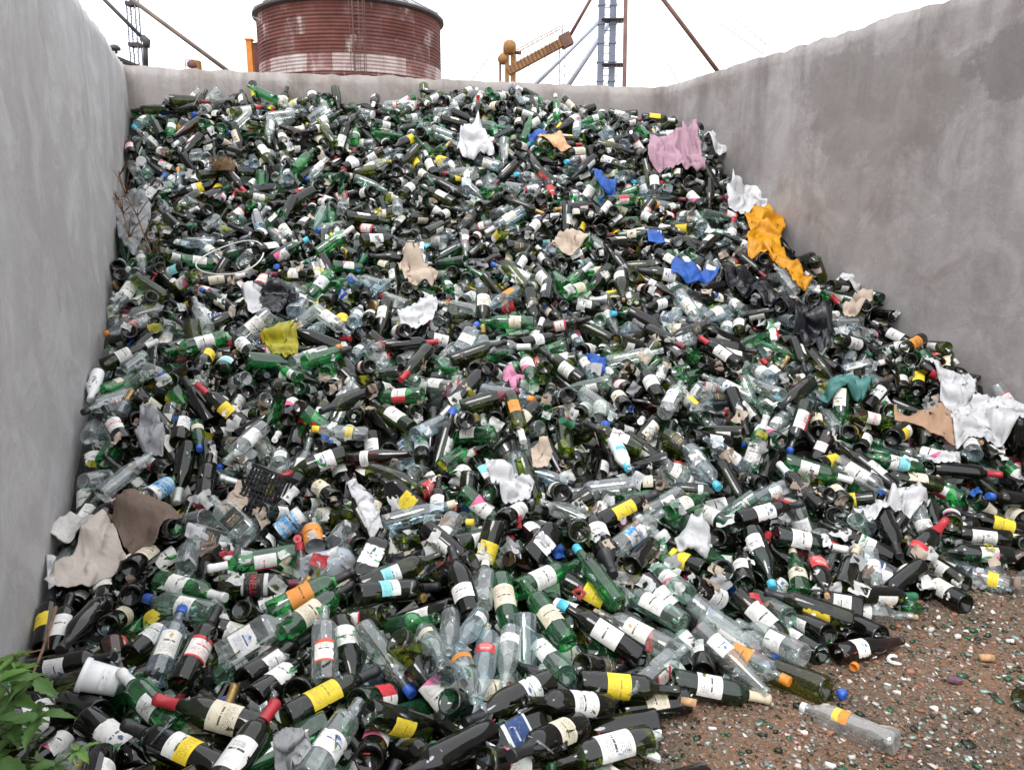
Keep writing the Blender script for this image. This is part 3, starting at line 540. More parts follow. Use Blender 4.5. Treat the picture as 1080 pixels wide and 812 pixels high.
# ------------------------------------------------------------------ bottles one can pick out: base x y, mouth x y (photo), shape, glass, label, cap
HEROES = '''
89 509 116 502 jar clear - -
143 609 180 570 bordeaux dark cream -
109 636 106 598 bordeaux black white -
138 634 152 606 bordeaux black - -
168 612 238 630 bordeaux green white white
226 648 154 631 spirit teal white blue
198 468 187 528 burgundy dark - white
214 528 223 484 bordeaux black - cork
176 512 156 526 can tin photo -
216 549 172 558 spirit clear - -
106 522 160 478 soda clear - -
57 695 76 628 bordeaux black white -
112 636 69 680 burgundy black - black
86 702 150 664 bordeaux olive whitered -
115 668 150 640 bordeaux dark cream black
165 716 193 640 bordeaux blueclear whitegold blue
190 722 230 642 bordeaux dark whitered black
190 768 124 713 bordeaux green white white
150 728 101 758 beer green - white
140 752 152 728 bordeaux olive - -
272 775 162 733 burgundy dark cream red
240 812 140 765 bordeaux black halfyellow black
80 775 172 832 bordeaux black bird -
70 816 97 795 jar clear - -
108 752 52 742 bordeaux black - silver
312 583 205 601 bordeaux green redside white
232 618 349 611 bordeaux olive onelli wine
293 560 322 539 can tin photo -
262 562 225 513 flat clear black -
317 504 275 566 bordeaux black bird black
362 480 284 512 burgundy dark bird red
356 534 325 505 bordeaux dark cream -
400 566 370 502 bordeaux dark white -
384 614 406 556 flat dark bird -
378 622 464 586 bordeaux dark teal -
372 641 459 620 bordeaux dark teal black
285 648 376 604 bordeaux green orange black
300 673 380 629 bordeaux green cream black
332 576 330 560 can tin orange -
352 574 362 560 jar clear - -
200 565 268 577 flat clear black -
235 690 332 648 flat clear whiteblue -
258 722 326 672 bordeaux black white black
266 746 328 700 bordeaux black white -
338 722 341 634 spirit clear spain -
302 762 396 712 bordeaux dark yellow black
366 655 381 732 burgundy dark white black
408 648 324 655 bordeaux olive whitered -
214 846 288 742 bordeaux dark white red
378 742 451 724 champagne deep redside green
380 772 482 770 bordeaux dark yellow black
325 832 379 742 spirit clear whiteblue -
440 528 393 468 flat black yellow -
406 553 488 528 soda blueclear - cream
486 520 562 576 bordeaux green pink -
436 549 503 552 beer dark cream yellow
448 553 479 612 flat black pink black
478 576 546 560 bordeaux dark white -
481 648 475 567 burgundy black white black
535 590 577 601 beer brown - -
530 610 546 681 bordeaux green cream black
543 622 607 597 bordeaux green white -
560 591 599 552 flat black white -
587 581 593 566 bordeaux black - -
478 645 396 668 bordeaux dark bird -
478 648 478 691 beer clear - -
447 668 466 699 beer clear cream -
512 655 484 695 beer blueclear white -
528 665 523 730 beer clear white -
476 690 498 743 beer clear orange -
515 672 495 746 soda blueclear red -
590 684 552 616 bordeaux green cream -
591 716 548 666 bordeaux teal white -
578 722 490 762 burgundy dark bird black
442 700 514 792 bordeaux dark pink black
568 762 494 796 flat black blue black
608 768 535 801 bordeaux black cream black
515 809 592 838 burgundy dark pink -
640 752 558 737 bordeaux dark white -
520 781 426 806 bordeaux black - black
671 513 584 521 spirit clear - -
698 508 638 511 beer black cream black
631 552 692 521 bordeaux black yellow black
755 516 690 511 beer dark white -
728 474 754 517 spirit blueclear white cyan
775 557 713 529 bordeaux deep white -
756 569 782 582 bordeaux black - -
718 574 766 594 pet green - cream
738 600 670 569 bordeaux dark yellow -
667 597 702 570 bordeaux dark - -
722 640 680 594 bordeaux teal pink -
645 640 605 569 soda green - cyan
625 554 648 606 champagne black white black
655 585 702 540 spirit clear photo -
595 610 682 656 bordeaux dark yellow black
786 622 779 584 bordeaux dark white -
733 618 793 657 bordeaux black white black
775 632 863 721 bordeaux dark white black
770 552 836 519 bordeaux black bird black
668 700 584 640 bordeaux black white cyan
704 696 630 655 spirit clear whitegold cork
727 695 688 660 beer clear - -
720 664 648 624 bordeaux teal white -
725 640 813 703 bordeaux clear - red
732 672 807 731 soda clear whiteblue -
707 717 809 741 bordeaux deep white cream
612 722 713 739 bordeaux dark yellow -
722 738 617 784 bordeaux wine cream wine
676 792 568 813 bordeaux olive white -
826 490 897 511 bordeaux green white white
866 543 822 489 bordeaux black black white
922 523 845 531 bordeaux dark yellow wine
817 568 892 581 burgundy deep white white
938 592 860 551 bordeaux black white -
951 590 994 538 champagne dark red red
916 558 904 544 jar blueclear - -
913 538 943 579 burgundy black - black
788 562 813 623 burgundy deep white cyan
843 632 833 588 soda green cream cream
860 592 867 635 burgundy black red cork
888 632 903 582 burgundy dark - cream
962 649 916 613 beer green white white
973 630 924 579 bordeaux black white -
880 624 951 671 bordeaux clear white cork
903 656 836 628 flat black white -
886 678 830 631 bordeaux brown white -
880 693 949 671 soda brown whiteblue -
867 745 775 690 champagne olive - -
860 692 800 664 bordeaux deep pink -
1060 598 985 588 bordeaux deep pink -
1062 578 985 565 bordeaux dark white -
1018 620 958 579 bordeaux dark white -
1060 627 1021 605 jar clear yellow -
1015 528 953 496 bordeaux green redside -
1078 561 1004 543 bordeaux black yellow black
1090 552 1030 520 champagne black cream black
940 520 972 520 can tin whiteblue -
983 492 1056 498 bordeaux black - red
1075 582 1088 570 bordeaux black cream -
1092 613 1060 600 flat black - -
1076 632 1082 622 jar clear - -
967 498 903 480 bordeaux green teal -
1088 527 1044 511 bordeaux dark - blue
895 436 952 450 bordeaux olive dada -
972 357 945 372 bordeaux dark orange -
989 416 972 410 bordeaux dark - -
968 412 970 385 bordeaux black yellow -
916 425 941 384 bordeaux black white black
1077 755 1130 735 bordeaux olive white -
156 338 100 354 pet clear red orange
90 382 155 364 bordeaux dark white white
131 389 153 374 jar clear - -
103 392 95 421 beer whiteplastic - white
128 472 108 426 bordeaux black dada -
98 460 110 440 spirit clear - -
112 482 136 448 bordeaux green - -
178 372 213 352 champagne deep white black
246 436 206 379 bordeaux black yellow red
228 440 196 395 bordeaux black - black
192 472 199 428 bordeaux dark white -
268 380 245 352 bordeaux deep whiteblue -
218 348 205 314 bordeaux clear - -
275 450 235 486 bordeaux clear white -
445 418 384 421 bordeaux green redside black
436 453 394 424 bordeaux olive white -
388 458 328 452 pet clear yellow yellow
309 384 359 366 bordeaux clear white orange
452 370 424 405 burgundy dark - red
398 389 404 380 jar clear - -
394 373 400 366 jar clear - -
331 350 336 342 jar blueclear - -
349 409 362 398 bordeaux black white -
344 393 352 384 bordeaux green - -
303 442 313 408 bordeaux dark pink black
563 341 502 338 bordeaux green cream -
562 400 552 372 bordeaux green pink -
550 411 548 403 jar clear - -
538 410 504 408 spirit clear - -
525 444 530 434 bordeaux black - -
565 442 548 445 jar clear - -
438 462 481 438 bordeaux blueclear - orange
541 425 552 470 bordeaux olive orange white
625 397 612 376 bordeaux blueclear white -
520 455 464 462 bordeaux green white blue
648 462 662 492 pet whiteplastic cyanlabel cyan
790 474 806 406 bordeaux green white white
772 392 736 355 bordeaux black white red
772 413 789 463 burgundy black - black
694 421 674 386 bordeaux dark white -
700 437 717 404 spirit clear whiteblue -
728 463 784 470 bordeaux black white blue
740 380 785 400 burgundy black - red
829 405 805 380 bordeaux dark white red
640 213 679 209 bordeaux green redside -
335 263 371 232 bordeaux green - white
588 119 586 93 beer green white white
595 315 625 303 bordeaux green cream -
700 345 720 330 bordeaux clear - cyan
640 375 700 350 bordeaux clear - -
425 210 445 190 bordeaux dark white -
437 144 415 150 champagne black yellow -
310 180 330 158 bordeaux green - -
290 105 262 92 bordeaux green - -
176 115 138 118 bordeaux dark - -
326 606 376 584 jug milky - white
120 739 80 717 tub whiteplastic whiteblue -
'''
rows_ = [l.split() for l in HEROES.strip().splitlines()]
PAP['onelli'] = paper('black_label_silver_edges', (.012, .011, .012), (.03, .02, .02), (.6, .6, .6), 'band'); PAPW['onelli'] = 'black label with red letters'
PAP['dada'] = paper('white_label_red_letters', W_, INK, None, 'none', 0.); PAPW['dada'] = 'white label with red letters'
PAP['cyanlabel'] = paper('light_blue_label', (.08, .5, .75), W_, W_, 'half'); PAPW['cyanlabel'] = 'light blue label'
class B: pass
bots = []
def coll(kind, s=1.):
    L, r, rn, sh, lz, pf = KINDS[kind]; return (L * s, (.034 if kind == 'flat' else r) * s, rn * s, sh * s)
GS = .9                                                   # bottles of this heap run a little small
for t in rows_:
    b = B(); b.hero = True; bx, by, tx, ty = map(float, t[:4]); b.kind, b.glass, b.lab, b.cap = t[4:]
    b.s = GS; L, r, rn, sh = coll(b.kind, b.s); off = -.45 * r
    Bp = hit_surface(bx, by, off); Bp.z = max(Bp.z, r); d = ray(tx, ty); q = Bp - CAM
    aa = d.dot(d); bb = -2 * d.dot(q); cc = q.dot(q) - L * L; disc = bb * bb - 4 * aa * cc
    if disc <= 0: s = -bb / (2 * aa); T = CAM + d * s; T = Bp + (T - Bp).normalized() * L
    else:
        best = None
        for sg in (-1, 1):
            T_ = CAM + d * ((-bb + sg * math.sqrt(disc)) / (2 * aa)); e = T_.z - (max(hz(T_.x, T_.y), rn) - .3 * r); c = abs(e) + 2 * max(e, 0) + 3 * max(0, -e - .12)
            if best is None or c < best[0]: best = (c, T_)
        T = best[1]
    b.A, b.T = Bp, T; bots.append(b)
# the rest of the heap
def pick(tbl):
    ks = list(tbl); return ks[int(rng.choice(len(ks), p=np.array([tbl[k] for k in ks]) / sum(tbl.values())))]
def random_spec(b):
    fam = pick({'dark': 58, 'green': 15, 'clear': 20, 'brown': 1.6, 'jar': 3, 'pale': 3, 'broken': 5})
    if fam == 'dark':
        b.kind = pick({'bordeaux': 62, 'burgundy': 26, 'champagne': 12}); b.glass = pick({'black': 40, 'dark': 42, 'olive': 15, 'wine': 3})
        b.lab = pick({'-': 22, 'white': 32, 'whitegold': 7, 'whitered': 6, 'cream': 8, 'yellow': 6, 'halfyellow': 2, 'black': 4, 'bird': 5, 'pink': 3, 'whiteblue': 3, 'red': 1, 'teal': 1})
        b.cap = pick({'-': 30, 'black': 34, 'red': 7, 'wine': 5, 'white': 7, 'gold': 3, 'silver': 3, 'green': 2, 'blue': 2, 'cork': 3})
        if b.kind == 'champagne' and b.cap in ('red', 'white', 'blue'): b.cap = 'black'
    elif fam in ('green', 'pale'):
        b.kind = pick({'bordeaux': 50, 'soda': 28, 'beer': 22}); b.glass = 'teal' if fam == 'pale' else pick({'green': 62, 'deep': 38})
        b.lab = pick({'-': 30, 'white': 30, 'redside': 12, 'whitegold': 6, 'pink': 6, 'cream': 10, 'whiteblue': 6}); b.cap = pick({'-': 50, 'white': 22, 'black': 10, 'blue': 4, 'cyan': 4, 'green': 10})
    elif fam == 'clear':
        b.kind = pick({'spirit': 34, 'bordeaux': 26, 'flat': 12, 'soda': 14, 'beer': 14}); b.glass = pick({'clear': 68, 'blueclear': 32})
        b.lab = pick({'-': 26, 'white': 36, 'whiteblue': 14, 'whitered': 7, 'whitegold': 7, 'yellow': 2, 'blue': 3, 'orange': 2, 'black': 3}); b.cap = pick({'-': 52, 'white': 16, 'red': 6, 'black': 8, 'cyan': 5, 'blue': 5, 'gold': 4, 'orange': 4})
    elif fam == 'broken': b.kind = 'broken'; b.glass = pick({'dark': 30, 'black': 15, 'olive': 15, 'green': 20, 'clear': 20}); b.lab = pick({'-': 60, 'white': 40}); b.cap = '-'
    elif fam == 'brown': b.kind = pick({'beer': 50, 'soda': 50}); b.glass = 'brown'; b.lab = pick({'-': 40, 'white': 40, 'red': 20}); b.cap = '-'
    else: b.kind = 'jar'; b.glass = pick({'clear': 70, 'blueclear': 30}); b.lab = pick({'-': 60, 'white': 40}); b.cap = pick({'-': 60, 'white': 15, 'silver': 15, 'gold': 10})
heroM = np.array([((b.A + b.T) / 2)[:] for b in bots])
NFILL = 3500; tries = 0; nf = 0
while nf < NFILL and tries < 90000:
    tries += 1
    y = rng.uniform(.95, 6.9); x = rng.uniform(-2.9, 3.0)
    xl = WL0.x + (WL0.y - y) * .3564; xr = WR0.x + (WR0.y - y) * .3556; yb = WL0.y + (x - WL0.x) * (WR0.y - WL0.y) / (WR0.x - WL0.x)
    h = hz(x, y)
    if x < xl + .04 or x > xr - .04 or y > yb - .05 or h < .07: continue
    th = min(1, h / DEPTH)                       # thin towards the toe
    if rng.random() > .25 + .75 * th: continue
    b = B(); b.hero = False; random_spec(b); b.s = GS * float(rng.uniform(.88, 1.06)); L, r, rn, sh = coll(b.kind, b.s)
    gxn = (hz(x + .1, y) - hz(x - .1, y)) / .2; gyn = (hz(x, y + .1) - hz(x, y - .1)) / .2
    nrm = Vector((-gxn, -gyn, 1)).normalized(); a = rng.uniform(0, 2 * math.pi); e1 = nrm.cross(Vector((0, 1, 0))).normalized(); e2 = nrm.cross(e1)
    u = (e1 * math.cos(a) + e2 * math.sin(a)); u = (u + nrm * rng.normal(0, .34)).normalized()
    if rng.random() < .22: u = Vector((rng.normal(0, .35) + x * .12, 1, rng.normal(.1, .3))).normalized()
    lay = rng.uniform(0, 1); dep = (.02 + .15 * lay ** .8) * th
    if len(heroM) and y < 3.0:
        if np.min(np.linalg.norm(heroM - np.array((x, y, h)), axis=1)) < .13: dep = max(dep, .085)
    c = Vector((x, y, max(h - dep, .035))); b.A = c - u * L * .5; b.T = c + u * L * .5; b.dep = dep; bots.append(b); nf += 1
# relaxation: each bottle is two capsules (body, neck) on a rigid stick; push overlaps apart, keep to heap, walls and ground
nB = len(bots); PA = np.array([b.A[:] for b in bots]); PT = np.array([b.T[:] for b in bots])
cl_ = np.array([coll(b.kind, b.s) for b in bots]); LL, RB, RN, SH = cl_.T
inv = np.array([.05 if b.hero else 1. for b in bots])
seg = [(np.minimum(RB * .9 / LL, .4), np.maximum((SH - RB * .45) / LL, .45), RB), (np.maximum((SH - RB * .1) / LL, .5), np.ones(nB) * .98, RN)]
def walls_fix(P, rad):
    for (a, b, sgn) in ((WL0, WL1, 1), (WR0, WR1, -1), (WL0, WR0, 0)):
        d = (b - a).normalized(); nn = Vector((d.y, -d.x, 0))
        if nn.dot(Vector((0, 3.5, 0)) - a) < 0: nn = -nn
        dist = (P[:, 0] - a.x) * nn.x + (P[:, 1] - a.y) * nn.y - rad - .012
        P[:, :2] -= np.minimum(dist, 0)[:, None] * np.array((nn.x, nn.y))
def relax(iters, grav):
    global PA, PT
    for it in range(iters):
        if it % 7 == 0:
            Cc = (PA + PT) / 2; kd = kdtree.KDTree(nB)
            for i in range(nB): kd.insert(Cc[i], i)
            kd.balance(); I = []; J = []
            for i in range(nB):
                for (_, j, _) in kd.find_range(Cc[i], .285):
                    if j > i: I.append(i); J.append(j)
            I = np.array(I); J = np.array(J)
        dA = np.zeros_like(PA); dT = np.zeros_like(PT); cnt = np.ones(nB) * .6
        for si in range(2):
            for sj in range(2):
                a0, a1, ra = seg[si]; b0, b1, rb = seg[sj]
                U = PT - PA
                p1 = PA[I] + U[I] * a0[I, None]; d1 = U[I] * (a1 - a0)[I, None]; p2 = PA[J] + U[J] * b0[J, None]; d2 = U[J] * (b1 - b0)[J, None]
                r_ = p1 - p2; a = (d1 * d1).sum(1) + 1e-9; e = (d2 * d2).sum(1) + 1e-9; f = (d2 * r_).sum(1); c = (d1 * r_).sum(1); bq = (d1 * d2).sum(1)
                den = a * e - bq * bq; s = np.where(den > 1e-9, np.clip((bq * f - c * e) / np.maximum(den, 1e-9), 0, 1), .5)
                t = np.clip((bq * s + f) / e, 0, 1); s = np.clip((bq * t - c) / a, 0, 1)
                dv = p1 + d1 * s[:, None] - p2 - d2 * t[:, None]; dist = np.sqrt((dv * dv).sum(1)) + 1e-6; pen = ra[I] + rb[J] - dist
                k = pen > 0
                if not k.any(): continue
                i_, j_ = I[k], J[k]; nrm = dv[k] / dist[k, None]; ws = inv[i_] + inv[j_]; pk = pen[k]
                ti = (a0[i_] + (a1 - a0)[i_] * s[k])[:, None]; tj = (b0[j_] + (b1 - b0)[j_] * t[k])[:, None]
                ci = nrm * (pk * inv[i_] / ws)[:, None]; cj = -nrm * (pk * inv[j_] / ws)[:, None]
                np.add.at(dA, i_, ci * (1 - ti) * 1.4); np.add.at(dT, i_, ci * ti * 1.4); np.add.at(dA, j_, cj * (1 - tj) * 1.4); np.add.at(dT, j_, cj * tj * 1.4)
                np.add.at(cnt, i_, .35); np.add.at(cnt, j_, .35)
        PA += dA / cnt[:, None]; PT += dT / cnt[:, None]
        g = grav * inv; PA[:, 2] -= g; PT[:, 2] -= g
        for P, rad in ((PA, RB), (PT, RN)):
            h = hs_(P[:, 0], P[:, 1]); fl = np.maximum(0, h - DEPTH) + rad; P[:, 2] += np.maximum(fl - P[:, 2], 0) * .6
            over = P[:, 2] - (np.maximum(h, .03) + .055); P[:, 2] -= np.maximum(over, 0) * .35 * inv; walls_fix(P, rad)
        mid = (PA + PT) / 2; h = hs_(mid[:, 0], mid[:, 1]); over = np.maximum(mid[:, 2] - (np.maximum(h, RB) + .012), 0) * .4 * inv; PA[:, 2] -= over; PT[:, 2] -= over
        d = PT - PA; l = np.sqrt((d * d).sum(1)); k = ((l - LL) / l * .5)[:, None]; PA += d * k; PT -= d * k
relax(95, .0009)
for P, rad in ((PA, RB), (PT, RN)): P[:, 2] = np.maximum(P[:, 2], rad)
d = PT - PA; d /= np.sqrt((d * d).sum(1))[:, None]
for i, b in enumerate(bots):
    z = Vector(d[i]); b.A = Vector(PA[i]); b.u = z; c = b.A + z * LL[i] * .4
    f = (CAM + Vector((0, 0, .5)) - c); f = (f - z * f.dot(z)).normalized(); yv = z.cross(f)
    roll = rng.normal(0, .28) if b.hero else rng.normal(0, .95)
    x = f * math.cos(roll) + yv * math.sin(roll); yv = z.cross(x)
    x, yv, z = x * b.s, yv * b.s, z * b.s
    b.M = Matrix(((x.x, yv.x, z.x, b.A.x), (x.y, yv.y, z.y, b.A.y), (x.z, yv.z, z.z, b.A.z), (0, 0, 0, 1)))
    b.half = R(float(rng.uniform(44, 76))) if b.kind not in ('flat', 'can') else (R(40) if b.kind == 'flat' else R(179)); 
    if b.lab in ('onelli',): b.half = R(150)
    b.k = int(rng.integers(0, 40))
# ------------------------------------------------------------------ what each bottle shows: rays from the camera on an 4 px grid
PV = []; PF = []; owner = []
for i, b in enumerate(bots):
    pf = [p for p in KINDS[b.kind][5]][3:]; pf = pf[::2] + [pf[-1]]; V_, F_ = lathe_arrays(b.kind if b.kind != 'pet' else 'beer', pf, 8); bb = len(PV)
    V_ = np.array(V_) @ np.array(b.M.to_3x3()).T + np.array(b.M.translation); PV += V_.tolist(); PF += [(q[0] + bb, q[1] + bb, q[2] + bb, q[3] + bb) for q in F_]
    PF.append(tuple(bb + k for k in range(8))); owner += [i] * (len(F_) + 1)
BVH = BVHTree.FromPolygons(PV, PF)
seen = np.zeros(nB)
for py in range(2, 812, 4):
    for px in range(2, 1080, 4):
        d_ = ray(px, py); hit = BVH.ray_cast(CAM, d_)
        if hit[0] is not None: seen[owner[hit[2]]] += 1
for i, b in enumerate(bots):
    b.seen = seen[i]; b.px = proj(b.A + b.u * LL[i] * .45)
    b.fam = 'jar' if b.kind == 'jar' else 'can' if b.kind == 'can' else 'plastic' if b.kind in ('pet', 'jug', 'tub') or b.glass == 'whiteplastic' else 'dark' if b.glass in ('black', 'dark', 'olive', 'wine') else 'green' if b.glass in ('green', 'deep', 'teal') else 'brown' if b.glass == 'brown' else 'clear'
single = set()
for fam in ('jar', 'can', 'plastic', 'dark', 'green', 'brown', 'clear'):
    c = sorted([i for i, b in enumerate(bots) if b.fam == fam and (b.seen >= 2 or b.hero)], key=lambda i: -bots[i].seen - 1000 * (bots[i].hero and bots[i].seen > 6)); single |= set(c[:300])
print('bottles', nB, 'seen', int((seen >= 2).sum()), 'single', len(single), {f: sum(1 for i, b in enumerate(bots) if b.fam == f and b.seen >= 2) for f in ('jar', 'can', 'plastic', 'dark', 'green', 'brown', 'clear')})
# ------------------------------------------------------------------ bags, cloths, papers draped over the bottles
def film(name, col, rough=.4, trans=.2, fold=.35, scale=35):
    m, t = new_mat(name); g = N(t); c = g.coord()
    f = g.noise(scale, c, 4, .6, 1.5); bp = g.bump(g.m('ADD', f, g.m('MULTIPLY', g.noise(scale * 3.1, c, 3, .6, 2.), .4)), .7 * fold, .012)
    cc = g.ramp(g.noise(9, c, 4), [(.35, tuple(x * .8 for x in col)), (.65, col)])
    b = g.bsdf(cc, rough, bp, spec=.08 if rough > .75 else .45); tl = g.n('BsdfTranslucent'); g.l(cc, tl.inputs[0]); g.l(bp, tl.inputs['Normal'])
    mx = g.n('MixShader'); mx.inputs[0].default_value = trans; g.l(b, mx.inputs[1]); g.l(tl.outputs[0], mx.inputs[2]); g.out(mx.outputs[0]); return m
F_WHITE = film('white_bag_film', (.72, .72, .73)); F_ORANGE = film('orange_bag_film', (.76, .34, .008), .38); F_PINK = film('pink_cloth', (.43, .27, .33), .9, .05, .5, 60); F_BLACK = film('black_bag_film', (.009, .010, .014), .2, .02)
F_TEAL = film('teal_bag_film', (.09, .27, .25)); F_YEL = film('yellow_green_film', (.42, .38, .02), .3); F_BLUE = film('blue_plastic', (.01, .09, .40), .35, .05, .8); F_BEIGE = film('beige_paper', (.55, .45, .36), .8, .1); F_CARD = film('cardboard', (.42, .27, .18), .9, .02, .25, 60)
F_KRAFT = film('torn_kraft_paper', (.60, .53, .47), .9, .06, .3, 30); F_KRAFTD = film('brown_inside_of_paper', (.20, .15, .12), .9, .05, .4, 40); F_PINKT = film('pink_tissue', (.75, .32, .48), .9, .2); F_GREY = film('clear_film', (.45, .46, .47), .25, .3); F_WRAP = film('orange_and_white_wrapper', (.75, .42, .22), .4, .15); F_RED = film('pink_scrap', (.65, .22, .24), .7, .1); F_TUBE = film('brown_board', (.30, .23, .19), .9, .02, .3)
def in_poly(x, y, P):
    c = False; j = len(P) - 1
    for i in range(len(P)):
        if (P[i][1] > y) != (P[j][1] > y) and x < (P[j][0] - P[i][0]) * (y - P[i][1]) / (P[j][1] - P[i][1]) + P[i][0]: c = not c
        j = i
    return c
LAND = []; POLYS = []
def sheet(name, label, cat, poly, mat, stiff=6, amp=.012, freq=22, thick=.0014, step=1.8, lift=.004, slack=1.22, fold=None, land=None, ragged=.8, group=None, base=None):
    pts = []; m = len(poly); cx = sum(p[0] for p in poly) / m; cy = sum(p[1] for p in poly) / m
    for i in range(m):
        a, b = poly[i], poly[(i + 1) % m]; L = math.hypot(b[0] - a[0], b[1] - a[1]); k = max(1, int(L / step))
        for q in range(k):
            f = q / k; x, y = a[0] + (b[0] - a[0]) * f, a[1] + (b[1] - a[1]) * f
            x += ragged * noise.noise((x * .35, y * .35, 2.)); y += ragged * noise.noise((x * .35, y * .35, 8.)); pts.append((x, y))
    nb = len(pts); x0, x1 = min(p[0] for p in pts), max(p[0] for p in pts); y0, y1 = min(p[1] for p in pts), max(p[1] for p in pts)
    y = y0 + step / 2
    while y < y1:
        x = x0 + step / 2
        while x < x1:
            px, py = x + random.uniform(-.3, .3) * step, y + random.uniform(-.3, .3) * step
            if in_poly(px, py, pts[:nb]) and min((px - q[0]) ** 2 + (py - q[1]) ** 2 for q in pts[:nb]) > (step * .55) ** 2: pts.append((px, py))
            x += step
        y += step
    vs, es, fs, *_ = delaunay_2d_cdt([Vector(p) for p in pts], [(i, (i + 1) % nb) for i in range(nb)], [], 1, 1e-3)
    W3 = []; Z0 = []
    bd = np.array(pts[:nb]); va_ = np.array([(v.x, v.y) for v in vs]); D = np.sqrt(((va_[:, None, :] - bd[None]) ** 2).sum(2)).min(1)
    for v, p in zip(vs, hit_many([(v.x, v.y) for v in vs], .02)):
        h = BVH.ray_cast(p + Vector((0, 0, .3)), Vector((0, 0, -1)))
        z = h[0].z if h[0] is not None else p.z - .05
        W3.append(p); Z0.append(max(min(z, p.z + .1), p.z - .06, .004))
    nb_ = [[] for _ in vs]
    for a, b in es: nb_[a].append(b); nb_[b].append(a)
    Z = list(Z0)
    for _ in range(stiff if stiff > 30 else stiff * 2):
        Z = [max(Z0[i], .35 * Z[i] + .65 * sum(Z[j] for j in nb_[i]) / max(1, len(nb_[i]))) for i in range(len(vs))]
    P = np.array([(p.x, p.y, z + lift) for p, z in zip(W3, Z)]); floor_ = np.array([max([Z0[i]] + [Z0[j] for j in nb_[i]]) for i in range(len(vs))]); floor_ = np.maximum(floor_, np.array([sum(floor_[j] for j in nb_[i]) / max(1, len(nb_[i])) for i in range(len(vs))])) + .005
    # the film is larger than the place it lies in: let it buckle into folds while its rim stays put
    E = np.array([tuple(e) for e in es]); opp = {}
    for f in fs:
        for a in range(3):
            e = tuple(sorted((f[a], f[(a + 1) % 3]))); opp.setdefault(e, []).append(f[(a + 2) % 3])
    E2 = np.array([v for v in opp.values() if len(v) == 2])
    def rest(E_):
        dd = P[E_[:, 0]] - P[E_[:, 1]]; return np.sqrt((dd[:, 0] * sx) ** 2 + (dd[:, 1] * sy) ** 2 + (dd[:, 2] * sy) ** 2)
    sx, sy = fold if fold else (slack, slack); r1, r2 = rest(E), rest(E2); rim = D < .6; w1 = np.where(rim, .15, 1.)
    rs = np.random.default_rng(int(cx + cy)); P0 = P.copy(); slope = np.sqrt(((P - P.mean(0)) ** 2).sum(1)).max()
    P[:, 2] += np.array([.6 * amp * noise.noise((p[0] * freq, p[1] * freq, p[2] * freq)) + .004 * noise.noise((p[0] * 60, p[1] * 60, p[2] * 60)) for p in P]) * ~rim + np.abs(rs.normal(0, .0015, len(P)))
    vel = np.zeros_like(P)
    for it in range(70 if max(sx, sy) > 1.0 else 0):
        vel[:, 2] -= .00016; vel *= .9; Q_ = P + vel
        for (E_, r_, k_) in ((E, r1, .8), (E2, r2, .16), (E, r1, .8)):
            dd = Q_[E_[:, 0]] - Q_[E_[:, 1]]; l = np.sqrt((dd * dd).sum(1)) + 1e-9; ws = w1[E_[:, 0]] + w1[E_[:, 1]]; cor = dd * (k_ * (l - r_) / l / ws)[:, None]
            acc = np.zeros_like(Q_); cn = np.ones(len(Q_)) * .5; np.add.at(acc, E_[:, 0], -cor * w1[E_[:, 0], None]); np.add.at(acc, E_[:, 1], cor * w1[E_[:, 1], None]); np.add.at(cn, E_[:, 0], .3); np.add.at(cn, E_[:, 1], .3); Q_ += acc / cn[:, None]
        Q_[rim, :2] += (P0[rim, :2] - Q_[rim, :2]) * .7; Q_[:, :2] = P0[:, :2] + np.clip(Q_[:, :2] - P0[:, :2], -.03, .03)
        Q_[:, 2] = np.clip(Q_[:, 2], floor_, np.maximum(P0[:, 2] + .075, floor_ + .01)); vel = np.clip(Q_ - P, -.01, .01); P = Q_
    c = Vector(P.mean(0)); Vv = [Vector(p) - c for p in P]; POLYS.append(poly)
    o = MB().add(Vv, [f for f in fs]).build(name, mat, None, True); o.location = c
    md = o.modifiers.new('thickness', 'SOLIDIFY'); md.thickness = thick; md.offset = 1
    tag(o, label, cat, group)
    if land: LAND.append((land, cx, cy))
    return o
sheet('plastic_bag', 'bright orange plastic bag trailing down the heap by the right wall', 'bag', [(786, 222), (800, 217), (822, 221), (829, 232), (822, 248), (830, 262), (845, 273), (856, 305), (842, 309), (835, 303), (830, 289), (813, 273), (790, 267), (787, 250), (793, 238)], F_ORANGE, 8, .032, 16, slack=1.16, land='orange bag')
sheet('cloth', 'dusty pink cloth hanging over the top right of the heap', 'cloth', [(686, 141), (705, 139), (719, 147), (722, 132), (732, 131), (739, 150), (744, 186), (735, 188), (722, 176), (707, 181), (685, 178), (682, 165)], F_PINK, 10, .085, 14, .004, ragged=.3, land='pink cloth', fold=(1.42, 1.04))
sheet('plastic_bag', 'white and rusty bag crumpled just above the orange bag', 'bag', [(766, 203), (778, 192), (800, 193), (820, 201), (833, 221), (818, 226), (800, 219), (785, 222), (770, 214)], F_WHITE, 7, .03, 17)
sheet('plastic_bag', 'black plastic bag torn and spread left of the orange bag', 'bag', [(760, 288), (790, 284), (812, 296), (835, 308), (862, 318), (882, 345), (875, 362), (850, 367), (836, 356), (838, 341), (815, 327), (795, 312), (770, 304)], F_BLACK, 6, .032, 17, land='black bag')
sheet('plastic_bag', 'crumpled teal plastic bag in the middle right of the heap', 'bag', [(864, 410), (880, 397), (905, 391), (922, 396), (918, 412), (905, 419), (880, 418)], F_TEAL, 8, .026, 16, land='teal bag')
sheet('plastic_bag', 'thin white plastic bag strung out along the foot of the right wall', 'bag', [(960, 376), (985, 379), (997, 390), (1012, 391), (1031, 389), (1029, 412), (1015, 421), (1006, 432), (996, 426), (990, 405), (978, 391)], F_WHITE, 6, .03, 17)
